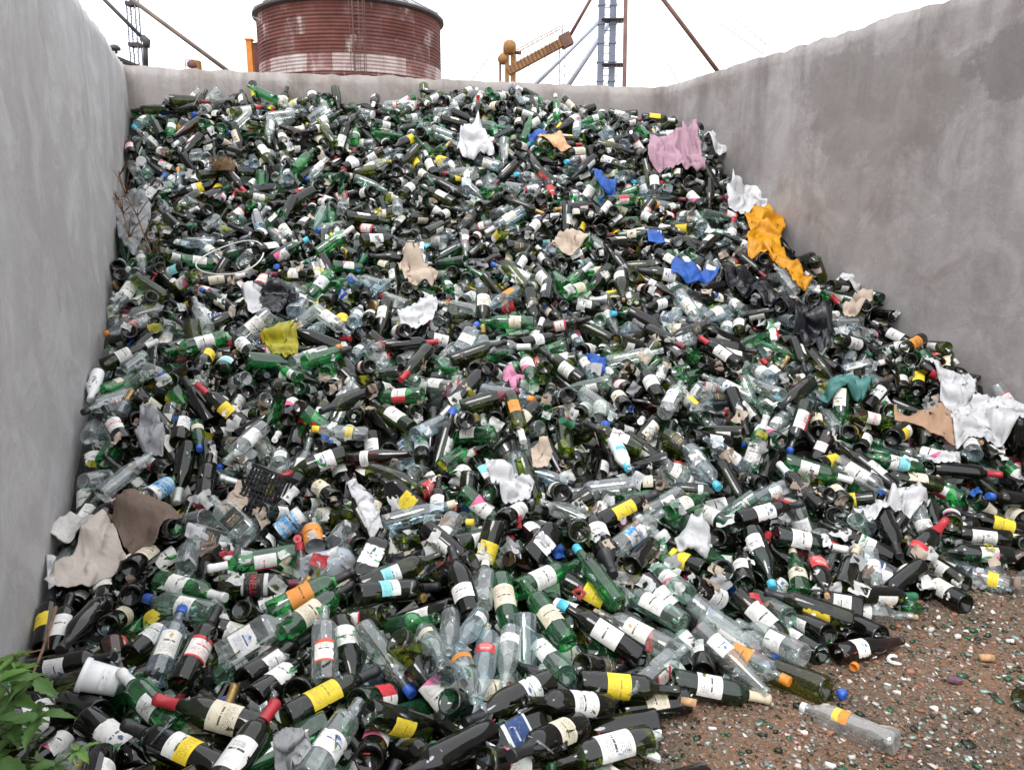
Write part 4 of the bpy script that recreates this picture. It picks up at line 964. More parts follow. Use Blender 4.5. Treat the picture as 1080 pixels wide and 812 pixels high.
sheet('plastic_bag', 'large white bag spread at the right edge above the cardboard', 'bag', [(1001, 442), (1010, 418), (1030, 410), (1062, 406), (1082, 415), (1098, 440), (1080, 456), (1050, 462), (1010, 468)], F_WHITE, 14, .03, 12, land='large white bag')
sheet('plastic_bag', 'small folded white bag below the cardboard sheet', 'bag', [(976, 484), (995, 476), (1011, 480), (1013, 491), (985, 491)], F_WHITE, 6, .008)
sheet('plastic_bag', 'pale beige bag pressed against the right wall beside the orange bag', 'bag', [(889, 316), (905, 305), (919, 309), (921, 328), (905, 331), (892, 326)], F_BEIGE, 6, .012, land='beige bag')
sheet('plastic_bag', 'small off-white bag against the right wall, above the beige one', 'bag', [(879, 289), (898, 280), (909, 289), (906, 303), (885, 301)], F_WHITE, 7, .026, 18)
sheet('plastic_bag', 'whitish torn bag at the top of the heap by the right wall', 'bag', [(742, 150), (752, 136), (764, 128), (771, 140), (770, 156), (757, 160)], F_WHITE, 7, .026, 18)
sheet('cardboard_sheet', 'flat brown cardboard sheet beside the large white bag', 'cardboard', [(943, 428), (958, 431), (1003, 437), (1008, 467), (990, 462), (957, 451), (944, 442)], F_CARD, 60, .003, 8, .004, slack=1.0, land='cardboard sheet')
sheet('plastic_wrapper', 'yellow green plastic wrapper crumpled on the left of the heap', 'wrapper', [(274, 345), (290, 338), (311, 339), (314, 360), (308, 377), (295, 371), (280, 363)], F_YEL, 8, .034, 17, land='yellow wrapper')
sheet('plastic_bag', 'white knotted bag on the middle left of the heap', 'bag', [(418, 318), (435, 312), (455, 301), (463, 312), (456, 328), (438, 337), (422, 332)], F_WHITE, 8, .032, 17, land='white knotted bag')
sheet('plastic_bag', 'crinkled white bag in the centre of the lower heap', 'bag', [(510, 470), (526, 472), (546, 488), (563, 496), (558, 515), (540, 526), (528, 520), (518, 495)], F_WHITE, 8, .034, 18, land='crinkled white bag')
sheet('plastic_bag', 'white bag with an orange stain near the top of the heap', 'bag', [(482, 151), (490, 131), (505, 127), (516, 140), (521, 158), (500, 166), (488, 160)], F_WHITE, 8, .032, 17, land='stained white bag')
sheet('plastic_wrapper', 'orange and pale wrapper near the top of the heap, left of the pink cloth', 'wrapper', [(563, 139), (578, 140), (592, 148), (603, 156), (600, 162), (585, 157), (568, 151)], F_WRAP, 8, .008, slack=1.08, land='orange wrapper')
sheet('plastic_wrapper', 'blue plastic wrapper beside the orange one near the heap top', 'wrapper', [(556, 137), (566, 136), (579, 143), (574, 150), (560, 146)], F_BLUE, 8, .006)
sheet('paper_sheet', 'beige stained paper crumpled in the upper middle of the heap', 'paper', [(582, 254), (592, 237), (606, 234), (622, 243), (620, 258), (600, 262)], F_BEIGE, 7, .024, 18, land='stained paper')
sheet('paper_sheet', 'pale brown torn paper left of centre of the heap', 'paper', [(418, 271), (440, 265), (462, 280), (456, 294), (432, 292)], F_BEIGE, 7, .024, 18)
sheet('plastic_bag', 'dirty white netting bag against the left wall', 'bag', [(118, 205), (140, 200), (160, 211), (155, 236), (140, 262), (124, 242)], F_GREY, 6, .03, 18, land='netting bag')
sheet('plastic_bag', 'black and grey plastic scrap under the wire hoop', 'bag', [(270, 300), (285, 291), (310, 296), (316, 316), (296, 322), (275, 316)], F_BLACK, 6, .014)
sheet('plastic_bag', 'white plastic scrap left of the black scrap under the hoop', 'bag', [(254, 302), (264, 293), (274, 297), (276, 318), (262, 322)], F_WHITE, 7, .026, 18)
sheet('plastic_sheet', 'bright blue plastic sheet above the black bag', 'plastic', [(708, 279), (722, 276), (735, 279), (760, 284), (756, 292), (725, 295), (708, 290)], F_BLUE, 12, .006, slack=1.06, land='blue sheet')
sheet('plastic_piece', 'small square blue plastic piece in the upper right of the heap', 'plastic', [(682, 246), (700, 245), (702, 258), (684, 259)], F_BLUE, 12, .002, 10, .003, slack=1.0, ragged=.3, land='blue square')
sheet('plastic_piece', 'crumpled blue film among clear bottles in the middle of the heap', 'plastic', [(618, 370), (630, 366), (640, 371), (638, 384), (624, 386)], F_BLUE, 5, .012, land='blue film')
sheet('plastic_piece', 'blue plastic scrap left of the green bottle below the pink cloth', 'plastic', [(625, 191), (640, 186), (651, 193), (648, 202), (628, 200)], F_BLUE, 8, .006)
sheet('tissue', 'crumpled pink tissue in the middle of the heap', 'tissue', [(530, 398), (533, 389), (543, 386), (552, 391), (552, 402), (541, 407)], F_PINKT, 5, .014, land='pink tissue')
sheet('foil_bag', 'silvery torn bag on the left beside the wall', 'bag', [(141, 461), (150, 430), (165, 432), (174, 455), (170, 471), (150, 469)], F_GREY, 6, .03, 18, land='silvery bag')
sheet('foil_bag', 'clear crumpled bag among the front bottles at the lower left', 'bag', [(287, 770), (300, 762), (325, 768), (329, 800), (315, 816), (290, 806)], F_GREY, 6, .03, 18, land='clear front bag')
sheet('paper_sheet', 'tan crumpled paper right of the crinkled white bag', 'paper', [(560, 461), (575, 456), (583, 466), (578, 479), (562, 481)], F_BEIGE, 6, .01)
sheet('paper_sheet', 'long white paper torn over a bottle left of the upright dark bottle', 'paper', [(362, 518), (378, 512), (388, 520), (404, 556), (392, 564), (376, 540)], F_WHITE, 10, .005)
sheet('paper_sheet', 'torn white paper under bottles in the middle of the front right', 'paper', [(712, 556), (745, 550), (752, 566), (746, 575), (716, 572)], F_WHITE, 8, .008)
sheet('paper_sheet', 'white sheet of paper under the dark bottles at the right', 'paper', [(893, 545), (925, 524), (983, 522), (970, 540), (930, 545), (905, 558)], F_WHITE, 14, .006)
sheet('torn_carton', 'cracked white carton panel with a blue edge beside the left wall', 'carton', [(45, 545), (72, 523), (98, 538), (70, 562)], film('white_carton', (.62, .59, .56), .8, .02, .5), 60, .002, 10, .004, slack=1.0, ragged=.4, land='white carton')
sheet('kraft_paper', 'large pale torn paper bag sheet at the left wall', 'paper', [(44, 598), (75, 568), (107, 528), (114, 535), (139, 588), (134, 598), (118, 595), (98, 606), (84, 600), (60, 606)], F_KRAFT, 60, .012, 16, .0015, slack=1.045, ragged=.6, lift=.03, land='torn paper')
sheet('kraft_paper', 'dark brown paper flap right of the pale torn sheet', 'paper', [(112, 530), (150, 530), (194, 528), (188, 541), (162, 566), (150, 568), (138, 575), (120, 548)], F_KRAFTD, 60, .012, 16, .0015, slack=1.035, ragged=.6, lift=.015)
sheet('paper_flap', 'curled white paper edge touching the left wall', 'paper', [(47, 571), (58, 572), (54, 590), (57, 603), (49, 606)], F_WHITE, 20, .006, 9, .003, slack=1.03, ragged=.3, lift=.02)
sheet('paper_sheet', 'brown paper scraps poking up behind the black crate', 'paper', [(229, 520), (246, 502), (252, 494), (256, 505), (263, 496), (261, 515), (250, 527), (236, 530)], F_BEIGE, 8, .012, 20, .002)
LAND += [('left wall', 60, 330), ('back wall', 420, 102), ('right wall', 985, 345), ('weed', 40, 760), ('soil', 930, 720), ('white tub', 92, 725), ('milky jug', 345, 595), ('black crate', 270, 520), ('wire hoop', 242, 268), ('dry grass', 235, 178)]
for t_, nm in ((('onelli',), 'red-lettered bottle'),):
    for b in bots:
        if b.lab in t_: LAND.append((nm, b.px[0], b.px[1]))
# ------------------------------------------------------------------ bottles as objects
NOUN = {'dark': 'wine bottle', 'green': 'bottle', 'clear': 'bottle', 'brown': 'bottle', 'jar': 'jar', 'can': 'tin can', 'plastic': 'plastic bottle'}
ONAME = {'dark': 'wine_bottle', 'green': 'green_bottle', 'clear': 'clear_bottle', 'brown': 'brown_bottle', 'jar': 'glass_jar', 'can': 'tin_can', 'plastic': 'plastic_bottle'}
CATN = {'dark': 'wine bottle', 'green': 'green bottle', 'clear': 'clear bottle', 'brown': 'brown bottle', 'jar': 'jar', 'can': 'can', 'plastic': 'plastic bottle'}
GROUPN = {'dark': 'dark wine bottles in the heap', 'green': 'green glass bottles in the heap', 'clear': 'clear glass bottles in the heap', 'brown': 'brown bottles in the heap', 'jar': 'glass jars in the heap', 'can': 'tin cans in the heap', 'plastic': 'plastic bottles in the heap'}
SHAPEW = {'broken': 'broken', 'jug': 'big jug-like', 'tub': 'short lidded', 'champagne': 'stout', 'flat': 'flat-sided', 'beer': 'small', 'burgundy': 'sloping', 'soda': 'slim'}
def style_of(b): return 'long' if b.kind == 'champagne' else 'foil' if b.kind in ('bordeaux', 'burgundy') and b.cap not in ('cyan', 'blue', 'orange', 'yellow') else 'screw'
def where(b):
    best = min(LAND, key=lambda l: math.hypot(l[1] - b.px[0], (l[2] - b.px[1]) * 1.0)); dx, dy = b.px[0] - best[1], b.px[1] - best[2]
    a = math.degrees(math.atan2(-dy, dx)) % 360; k = int((a + 22.5) // 45) % 8
    if best[0] in ('left wall', 'right wall'): return ('beside', best[0], math.hypot(dx, dy))
    return (['right of', 'up-right of', 'above', 'up-left of', 'left of', 'down-left of', 'below', 'down-right of'][k], best[0], math.hypot(dx, dy))
def pose(b):
    L = KINDS[b.kind][0]; a, t = proj(b.A), proj(b.A + b.u * L); dx, dy = t[0] - a[0], t[1] - a[1]; z = (b.A - CAM).length
    if math.hypot(dx, dy) < .45 * L * FPX / z: return 'base facing out' if b.u.dot((b.A - CAM).normalized()) > 0 else 'mouth facing out'
    k = int((math.degrees(math.atan2(-dy, dx)) % 360 + 22.5) // 45) % 8
    return 'neck ' + ['right', 'up-right', 'up', 'up-left', 'left', 'down-left', 'down', 'down-right'][k]
ORD = ['nearest', 'second', 'third', 'fourth', 'fifth', 'sixth', 'seventh', 'eighth', 'ninth', 'tenth', 'eleventh', 'twelfth']
texts = {}
for i in single:
    b = bots[i]; d1, lm, ds = where(b); b.ds = ds
    capw = '' if b.cap == '-' else ('corked' if b.cap == 'cork' else f"{CAPW.get(b.cap, b.cap)} {'lid' if b.kind == 'jar' else 'foil' if style_of(b) != 'screw' else 'cap'}")
    b.bits = [f"{SHAPEW.get(b.kind, '')} {SHADE[b.glass]} {NOUN[b.fam]}".strip(), 'no label' if b.lab == '-' else PAPW[b.lab], capw, pose(b), f"{d1} the {lm}"]
    texts.setdefault(', '.join(x for x in b.bits if x), []).append(i)
for t, ids in texts.items():
    ids.sort(key=lambda i: bots[i].ds)
    for q, i in enumerate(ids):
        b = bots[i]; bits = list(b.bits)
        if len(ids) > 1: bits[4] = f"{ORD[min(q, 11)]} such {bits[4]}"
        b.label = ', '.join(x for x in bits if x)
        if len(b.label.split()) > 16: bits[2] = ''; b.label = ', '.join(x for x in bits if x)
body_c, lab_c, cap_c = {}, {}, {}
def body_mesh(k):
    if k not in body_c: V_, F_ = lathe_arrays(k, KINDS[k][5], 28 if k == 'flat' else 22); body_c[k] = mesh_of('glass_body', V_, F_)
    return body_c[k]
def label_mesh(b):
    hk = round(b.half * 8) / 8; key = (b.kind, hk, b.k % 10)
    if key not in lab_c:
        z0, z1 = KINDS[b.kind][4]; V_, F_, U_ = label_arrays(b.kind, hk, z0 + .006 * (b.k % 3), z1 - .009 * (b.k % 4) * (b.kind != 'can'), 40 if b.kind == 'can' else 16)
        lab_c[key] = mesh_of('paper_label', V_, F_, [(u + b.k % 10, v) for u, v in U_])
    return lab_c[key]
def cap_mesh(kind, st):
    if (kind, st) not in cap_c:
        m = MB().lathe(cap_prof(kind, st), 18); cap_c[kind, st] = m.mesh('foil_cap', (), True)
    return cap_c[kind, st]
corkm = MB().lathe([(.0008, .278), (.0098, .279), (.0098, .315), (.0008, .316)], 14).mesh('cork', (), False)
def wrap_text(txt, size, r, zc, parent, mat, flip=False):
    cu = bpy.data.curves.new('t', 'FONT'); cu.body = txt; cu.size = size; cu.align_x = 'CENTER'; cu.align_y = 'CENTER'; cu.resolution_u = 3
    ob = bpy.data.objects.new('t', cu); me = bpy.data.meshes.new_from_object(ob)
    for v in me.vertices:
        a = v.co.x * 1.0 / r; z = zc + v.co.y; v.co = ((r + .0006) * math.cos(a), (r + .0006) * math.sin(a), z)
    bpy.data.objects.remove(ob); me.name = 'lettering'; me.materials.clear(); return link('lettering', me, parent, mat)
M_REDINK = plain('red_ink', (.62, .03, .05), .6)
def add_part(nm, me, root, mat):
    o = bpy.data.objects.new(nm, me); COL.objects.link(o); o.parent = root
    if len(me.materials) == 0: me.materials.append(None)
    o.material_slots[0].link = 'OBJECT'; o.material_slots[0].material = mat; return o
for i in sorted(single, key=lambda i: -bots[i].seen):
    b = bots[i]; root = empty(ONAME[b.fam], (0, 0, 0), b.label, CATN[b.fam], GROUPN[b.fam]); root.matrix_world = b.M
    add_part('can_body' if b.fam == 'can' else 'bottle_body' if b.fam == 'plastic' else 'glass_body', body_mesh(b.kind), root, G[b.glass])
    if b.lab != '-':
        lo = add_part('paper_label', label_mesh(b), root, PAP[b.lab])
        r = KINDS[b.kind][1] + .0006; z0, z1 = KINDS[b.kind][4]
        if b.lab == 'dada': wrap_text('DADA', .026, r, (z0 + z1) / 2, lo, M_REDINK)
        if b.lab == 'onelli': wrap_text('ONELLI', .030, r, (z0 + z1) / 2, lo, M_REDINK)
    if b.cap == 'cork':
        o = add_part('cork', corkm, root, CAPM['cork']); o.location = (0, 0, KINDS[b.kind][0] - .3)
    elif b.cap != '-': add_part('lid' if b.kind == 'jar' else 'foil_cap' if style_of(b) != 'screw' else 'screw_cap', cap_mesh(b.kind, style_of(b)), root, CAPM[b.cap])
# ------------------------------------------------------------------ the remaining bottles, too many to tell apart, in one mesh
mats = list(G.values()) + list(PAP.values()) + list(CAPM.values()); mi = {m.name: q for q, m in enumerate(mats)}
tpl = {}
def arr(key, fn):
    if key not in tpl: tpl[key] = fn()
    return tpl[key]
AV, AF, AM, AU = [], [], [], []; off = 0
for i, b in enumerate(bots):
    if i in single: continue
    Rm = np.array(b.M.to_3x3()).T; T_ = np.array(b.M.translation)
    parts = [(arr(('b', b.kind), lambda: tuple(map(np.array, lathe_arrays(b.kind, [p for q, p in enumerate(KINDS[b.kind][5]) if q not in (1, 6, 7, 9)], 12)))), G[b.glass], None)]
    if b.lab != '-':
        z0, z1 = KINDS[b.kind][4]; la = arr(('l', b.kind), lambda: tuple(map(np.array, label_arrays(b.kind, R(60), z0, z1, 7, 1, .0012)))); parts.append(((la[0], la[1]), PAP[b.lab], la[2] + np.array((b.k, 0))))
    if b.cap not in ('-', 'cork'):
        def f(): m = MB().lathe(cap_prof(b.kind, style_of(b)), 9); return np.array([tuple(v) for v in m.v]), np.array(m.f)
        parts.append((arr(('c', b.kind, style_of(b)), f), CAPM[b.cap], None))
    for (va, fa), m, uv in parts:
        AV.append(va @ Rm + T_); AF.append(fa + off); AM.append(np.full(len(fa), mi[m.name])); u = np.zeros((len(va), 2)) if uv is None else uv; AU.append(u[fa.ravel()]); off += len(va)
AV = np.concatenate(AV); AF = np.concatenate(AF); AM = np.concatenate(AM); AU = np.concatenate(AU)
me = bpy.data.meshes.new('bottle_heap'); me.vertices.add(len(AV)); me.vertices.foreach_set('co', AV.astype(np.float32).ravel())
me.loops.add(AF.size); me.loops.foreach_set('vertex_index', AF.astype(np.int32).ravel()); me.polygons.add(len(AF)); me.polygons.foreach_set('loop_start', np.arange(0, AF.size, 4, dtype=np.int32))
for m in mats: me.materials.append(m)
me.polygons.foreach_set('material_index', AM.astype(np.int32)); me.polygons.foreach_set('use_smooth', np.ones(len(AF), bool))
uvl = me.uv_layers.new(name='UVMap'); uvl.data.foreach_set('uv', AU.astype(np.float32).ravel()); me.update(calc_edges=True); me.validate()
tag(link('bottle_heap', me), 'countless further dark, green and clear bottles filling the heap', 'bottles', kind='stuff')
print('stuff quads', len(AF))
# ------------------------------------------------------------------ other things lying in the heap
M_BLACKP = plain('black_plastic', (.018, .018, .02), .45, 0, .2); M_TWIG = plain('dry_twig', (.20, .11, .06), .9, 0, .3, 30); M_STRAW = plain('dry_grass', (.26, .17, .085), .9, 0, .35, 40); M_WHITEW = plain('white_wire', (.66, .65, .62), .5)
cp = hit_surface(272, 522, -.012); crate = empty('plastic_crate', cp, 'black plastic lattice crate tipped among the bottles near the left', 'crate')
crate.rotation_euler = (R(58), R(8), R(-28)); cw, ch, cdp = .15, .18, .10
def bar(c, d): MB().box(c, d).build('slat', M_BLACKP, crate)
for i in range(9): bar((-cw / 2 + cw * i / 8, -.0, -.001), (.006, ch, .005))
for i in range(11): bar((0, -ch / 2 + ch * i / 10, .0045), (cw + .006, .0055, .004))
for sx in (-1, 1):
    for i in range(5): bar((sx * (cw / 2 + .007), 0, -.012 - .02 * i), (.004, ch + .006, .008))
    for i in range(5): bar((0, sx * (ch / 2 + .007), -.012 - .02 * i), (cw + .006, .004, .008))
    for sy in (-1, 1): MB().box((sx * (cw / 2 + .006), sy * (ch / 2 + .006), -cdp / 2), (.012, .012, cdp)).build('corner_post', M_BLACKP, crate)
hp = hit_surface(243, 272, .05); ring = []
for k in range(33):
    a = 2 * math.pi * k / 32 * .93 + .5; ring.append(Vector((.185 * math.cos(a), .185 * math.sin(a) * 1.0, .012 * math.sin(2 * a))))
o = MB().tube(ring, .0036, 8).build('wire_hoop', M_WHITEW, None, True); o.location = hp; o.rotation_euler = (R(26), R(-6), 0)
tag(o, 'large white wire hoop lying on the bottles at the upper left', 'hoop')
gp = hit_surface(236, 180, .02); gm = MB()
for k in range(260):
    a = random.uniform(0, 6.283); r0 = random.uniform(0, .07); r1 = r0 + random.uniform(-.02, .07); b0 = Vector((r0 * math.cos(a), r0 * math.sin(a), 0)); b1 = Vector((r1 * math.cos(a + .7), r1 * math.sin(a + .7), random.uniform(.02, .10)))
    gm.tube([b0, b0.lerp(b1, .5) + Vector((0, 0, .02)), b1], [.0016, .0013, .0005], 3)
o = gm.build('dry_grass', M_STRAW); o.location = gp; tag(o, 'round tuft of dry brown grass near the top left of the heap', 'grass')
def twig(label, pix, r, off=.03, name='dry_branch', mat=M_TWIG, side=6, cat='branch', lift=None):
    P = [hit_surface(x, y, off) for x, y in pix]; c = P[0].copy(); root = empty(name, c, label, cat)
    MB().tube([p - c for p in P], [r * (1 - .6 * i / len(P)) for i in range(len(P))], 6).build('stem', mat, root, True)
    for k in range(side):
        p = P[1 + k % (len(P) - 1)]; q = p + Vector((random.uniform(-.03, .14), random.uniform(-.14, .03), random.uniform(-.06, .14))); MB().tube([p - c, (p.lerp(q, .5)) - c + Vector((0, 0, .012)), q - c], [r * .5, r * .35, r * .2], 5).build('side_twig', mat, root, True)
twig('reddish dry branch hanging down the heap along the left wall', [(122, 160), (126, 185), (133, 205), (145, 228), (152, 248), (160, 268)], .007, .07, side=22)
twig('bundle of dry reddish twigs beside the netting bag', [(118, 190), (124, 210), (130, 225), (136, 250)], .006, .10, side=24)
twig('straight dry stick leaning on the left wall behind the weed', [(59, 640), (52, 662), (45, 685), (34, 712)], .006, .05, 'dry_stick', side=2, cat='stick')
twig('thin pale straw sticking up before the back wall', [(204, 112), (208, 104), (214, 94)], .004, .05, 'straw', M_STRAW, 1, 'straw')
# ------------------------------------------------------------------ weed at the lower left
def leafmat(name, a, b):
    m, t = new_mat(name); g = N(t); c = g.coord(); cc = g.ramp(g.noise(25, c, 3), [(.3, a), (.7, b)])
    bs = g.bsdf(cc, .45, g.bump(g.noise(60, c, 2), .25, .004)); tl = g.n('BsdfTranslucent'); tl.inputs[0].default_value = (.12, .26, .03, 1)
    mx = g.n('MixShader'); mx.inputs[0].default_value = .3; g.l(bs, mx.inputs[1]); g.l(tl.outputs[0], mx.inputs[2]); g.out(mx.outputs[0]); return m
M_LEAF = [leafmat('weed_leaf', (.075, .17, .045), (.14, .26, .07)), leafmat('young_weed_leaf', (.13, .27, .05), (.21, .37, .09)), leafmat('old_weed_leaf', (.07, .13, .045), (.17, .20, .07))]
M_STEM = plain('weed_stem', (.12, .13, .05), .6, 0, .3, 30)
def leaf_mesh(seed):
    rr = random.Random(seed); V = []; F = []; nseg = 9
    for i in range(nseg + 1):
        t = i / nseg; w = .235 * math.sin(math.pi * t ** .75) * (1 - .25 * t) * (1.0 + (.16 if i % 2 else -.10)); w = max(w, .004); drop = -.35 * t * t + .05 * math.sin(5 * t + seed)
        V += [(t, -w, drop + .28 * w + .02 * rr.uniform(-1, 1)), (t, -w * .5, drop + .10 * w), (t, 0, drop - .03), (t, w * .5, drop + .10 * w), (t, w, drop + .28 * w + .02 * rr.uniform(-1, 1))]
    F = [(i * 5 + k, (i + 1) * 5 + k, (i + 1) * 5 + k + 1, i * 5 + k + 1) for i in range(nseg) for k in range(4)]
    return MB().add(V, F).mesh('leaf', (M_LEAF[0],), True)
LM = [leaf_mesh(k) for k in range(5)]
wroot = at(14, 850, 1.50); wroot.z = 0
weed = empty('weed', wroot, 'green leafy weed growing at the foot of the left wall', 'plant')
def stem_to(pix, Y, r):
    P = [at(x, y, yy) - wroot for (x, y), yy in zip(pix, Y)]; MB().tube(P, [r * (1 - .5 * i / (len(P) - 1)) for i in range(len(P))], 6).build('stem', M_STEM, weed, True); return P
def put_leaf(p, az, pitch, size, m):
    o = link('leaf', random.choice(LM), weed, M_LEAF[m]); o.location = p; o.rotation_euler = (random.uniform(-.4, .4), -pitch, az); o.scale = (size, size, size)
main = stem_to([(10, 940), (10, 850), (12, 800), (13, 740), (14, 716), (16, 690)], [1.5, 1.5, 1.51, 1.53, 1.55, 1.56], .006)
br = [stem_to([(12, 790), (28, 768), (40, 758)], [1.51, 1.49, 1.47], .0035), stem_to([(14, 738), (6, 725), (-6, 718)], [1.53, 1.5, 1.48], .003), stem_to([(12, 800), (60, 806), (82, 790)], [1.5, 1.44, 1.42], .0035), stem_to([(12, 770), (-4, 765), (-14, 760)], [1.5, 1.46, 1.44], .003), stem_to([(14, 735), (28, 722), (36, 715)], [1.53, 1.52, 1.5], .003)]
for (x, y, Y, dirs, size, m) in ((16, 694, 1.56, 8, .050, 1), (15, 706, 1.55, 6, .055, 1), (14, 722, 1.54, 4, .06, 1), (14, 738, 1.53, 4, .085, 0), (36, 716, 1.5, 5, .075, 0), (12, 762, 1.51, 5, .09, 0), (40, 758, 1.47, 6, .085, 0), (-6, 718, 1.48, 5, .065, 1), (-8, 760, 1.45, 5, .085, 0), (12, 795, 1.5, 6, .09, 2), (82, 792, 1.42, 6, .045, 1), (60, 806, 1.44, 5, .06, 0), (25, 815, 1.46, 6, .085, 0), (0, 800, 1.44, 5, .085, 0), (14, 780, 1.48, 4, .08, 0)):
    p = at(x, y, Y) - wroot; a0 = random.uniform(0, 6.28)
    for k in range(max(4, int(dirs * .85))): put_leaf(p, a0 + k * 2.4 + random.uniform(-.3, .3), random.uniform(-.25, .55) + (.3 if m == 1 else 0), size * random.uniform(.7, 1.15), m)
# ------------------------------------------------------------------ litter on the soil
def shard(name, label, cat, px, py, size, mat, flat=.25, cap=False, lift=0.):
    p = hit_surface(px, py, 0.002); rr = random.Random(int(px * 7 + py))
    if cap:
        o = MB().lathe([(.0008, 0), (size * .9, 0), (size, .1 * size), (size, size * 1.1), (size * .92, size * 1.2), (size * .9, size * .2), (.0008, size * .15)], 16).build(name, mat, None, True); o.rotation_euler = (rr.uniform(-.5, .5) + R(70), rr.uniform(-.3, .3), rr.uniform(0, 6)); p.z += size * .8
    else:
        n = 9; ang = [2 * math.pi * k / n for k in range(n)]; rad = [size * rr.uniform(.5, 1.1) for _ in ang]
        V = [(r * math.cos(a), r * .7 * math.sin(a), size * flat * rr.uniform(.0, .8)) for a, r in zip(ang, rad)]; V += [(x * .92, y * .92, z + size * flat) for x, y, z in V]; V += [(0, 0, size * flat * 1.6), (0, 0, 0)]
        F = [(k, (k + 1) % n, n + (k + 1) % n, n + k) for k in range(n)] + [(n + k, n + (k + 1) % n, 2 * n) for k in range(n)] + [((k + 1) % n, k, 2 * n + 1) for k in range(n)]
        o = MB().add(V, F).build(name, mat, None, False); o.rotation_euler = (rr.uniform(-.2, .2), rr.uniform(-.2, .2), rr.uniform(0, 6))
    o.location = p; return tag(o, label, cat)
M_CHINA = plain('white_china', (.72, .72, .70), .4, 0, .08); M_PURP = film('purple_film', (.22, .12, .17)); M_SHG = plain('green_shard', (.025, .085, .045), .15, 0, .3); M_PNK = F_RED
shard('bottle_cap', 'bright blue plastic cap on the soil', 'cap', 891, 739, .016, CAPM['blue'], cap=True)
shard('bottle_cap', 'orange plastic cap on the soil below the brown bottle', 'cap', 902, 705, .013, CAPM['orange'], cap=True)
shard('plastic_scrap', 'pink crumpled scrap beside the small green beer bottle', 'scrap', 915, 625, .035, M_PNK, .4)
shard('paper_scrap', 'purplish film scrap lying on the bare soil', 'scrap', 1006, 718, .026, M_PURP, .3)
for (x, y, sz, l) in ((847, 774, .016, 'rounded white lump left of the crushed plastic bottle'), (1010, 672, .015, 'white shard in the middle of the bare soil'), (1066, 677, .014, 'white shard at the far right of the soil'), (990, 652, .012, 'small white shard close to the green beer bottle'), (1031, 750, .016, 'long white shard near the right edge of the soil'), (985, 748, .013, 'white shard right above the crushed plastic bottle'), (694, 775, .018, 'white scrap beside the plum-black bottle at the front'), (690, 800, .022, 'bigger white scrap at the bottom by the olive bottle'), (1047, 646, .012, 'tiny white shard below the clear jar'), (921, 693, .014, 'translucent white flake right of the brown bottle')):
    shard('china_shard', l, 'shard', x, y, sz, M_CHINA, .35)
cshape = []
for k in range(10):
    a = 1.0 + k / 9 * 3.9; cshape.append((.022 * math.cos(a), .022 * math.sin(a), .006 + .002 * math.sin(k)))
o = MB().tube(cshape, [.004, .006, .006, .005, .006, .006, .005, .006, .005, .003], 6).build('curved_shard', M_CHINA); o.location = hit_surface(945, 698, 0); tag(o, 'white hook-shaped curved shard on the soil right of the brown bottle', 'shard')
for (x, y, rz, l) in ((1040, 697, .5, 'single pale cork on the bare soil at the right'), (726, 744, .2, 'cork stopper lying at the base of the plum-black bottle')):
    o = MB().lathe([(.0008, -.02), (.0105, -.02), (.011, 0), (.0105, .02), (.0008, .02)], 14).build('cork', CAPM['cork'], None, True); o.location = hit_surface(x, y, 0) + Vector((0, 0, .011)); o.rotation_euler = (R(90), 0, R(60) + rz); tag(o, l, 'cork')
# crushed plastic bottle on the soil
pb = empty('plastic_bottle', (0, 0, 0), 'crushed clear plastic bottle with white cap and yellow label on the soil', 'plastic bottle')
a_, t_ = hit_surface(945, 797, 0), hit_surface(868, 761, 0); a_.z = .033; t_.z = .018; zax = (t_ - a_).normalized(); xa = Vector((0, -.5, 1)); xa = (xa - zax * xa.dot(zax)).normalized(); ya = zax.cross(xa)
pb.matrix_world = Matrix(((xa.x, ya.x, zax.x, a_.x), (xa.y, ya.y, zax.y, a_.y), (xa.z, ya.z, zax.z, a_.z), (0, 0, 0, 1)))
V_, F_ = lathe_arrays('beer', [(r * (.62 + .38 * abs(math.sin(z * 22 + .5))) if .03 < z < .12 else r, z) for r, z in KINDS['pet'][5]], 26)
V_ = [(x * (1 + .22 * noise.noise((x * 30, y * 30, z * 24))), y * (1 + .3 * noise.noise((x * 40, y * 30, z * 30 + 4))), z) for x, y, z in V_]
link('bottle_body', mesh_of('bottle_body', V_, F_), pb, G['pet'])
V_, F_, U_ = label_arrays('pet', .75, .115, .155, 12, 3, .001); link('paper_label', mesh_of('paper_label', V_, F_, U_), pb, paper('yellow_orange_label', (.8, .55, .05), (.6, .1, .03), (.75, .25, .03), 'half'))
m = MB().lathe([(.0152, .231), (.0152, .246), (.013, .2475), (.0008, .248)], 16); m.build('screw_cap', CAPM['white'], pb, True)
# fine litter nobody could count: gravel, glass crumbs, paper flecks
LMATS = [plain('grey_gravel', (.22, .2, .18), .9), plain('red_gravel', (.30, .15, .09), .9), M_SHG, plain('dark_glass_crumb', (.018, .024, .014), .12), M_CHINA, plain('brown_crumb', (.15, .09, .055), .8), plain('pale_green_crumb', (.3, .42, .36), .15), plain('pale_fleck', (.5, .46, .4), .8), plain('pink_fleck', (.5, .25, .25), .8)]
nL = 46000; X = rng.uniform(-.1, 3.3, nL * 3); Y = rng.uniform(1.15, 3.6, nL * 3); hh = hs_(X, Y); k = np.nonzero((hh < .16) & (Y < 1.4 + .62 * X + 1.2))[0][:nL]; X, Y = X[k], Y[k]; nL = len(X)
mi_ = rng.choice(9, nL, p=[.26, .29, .06, .11, .017, .163, .03, .06, .01]); sz = rng.lognormal(math.log(.0033), .5, nL); sz = np.clip(sz, .0015, .014) * np.where(np.isin(mi_, (2, 3, 4, 6, 7)), 1.35, 1)
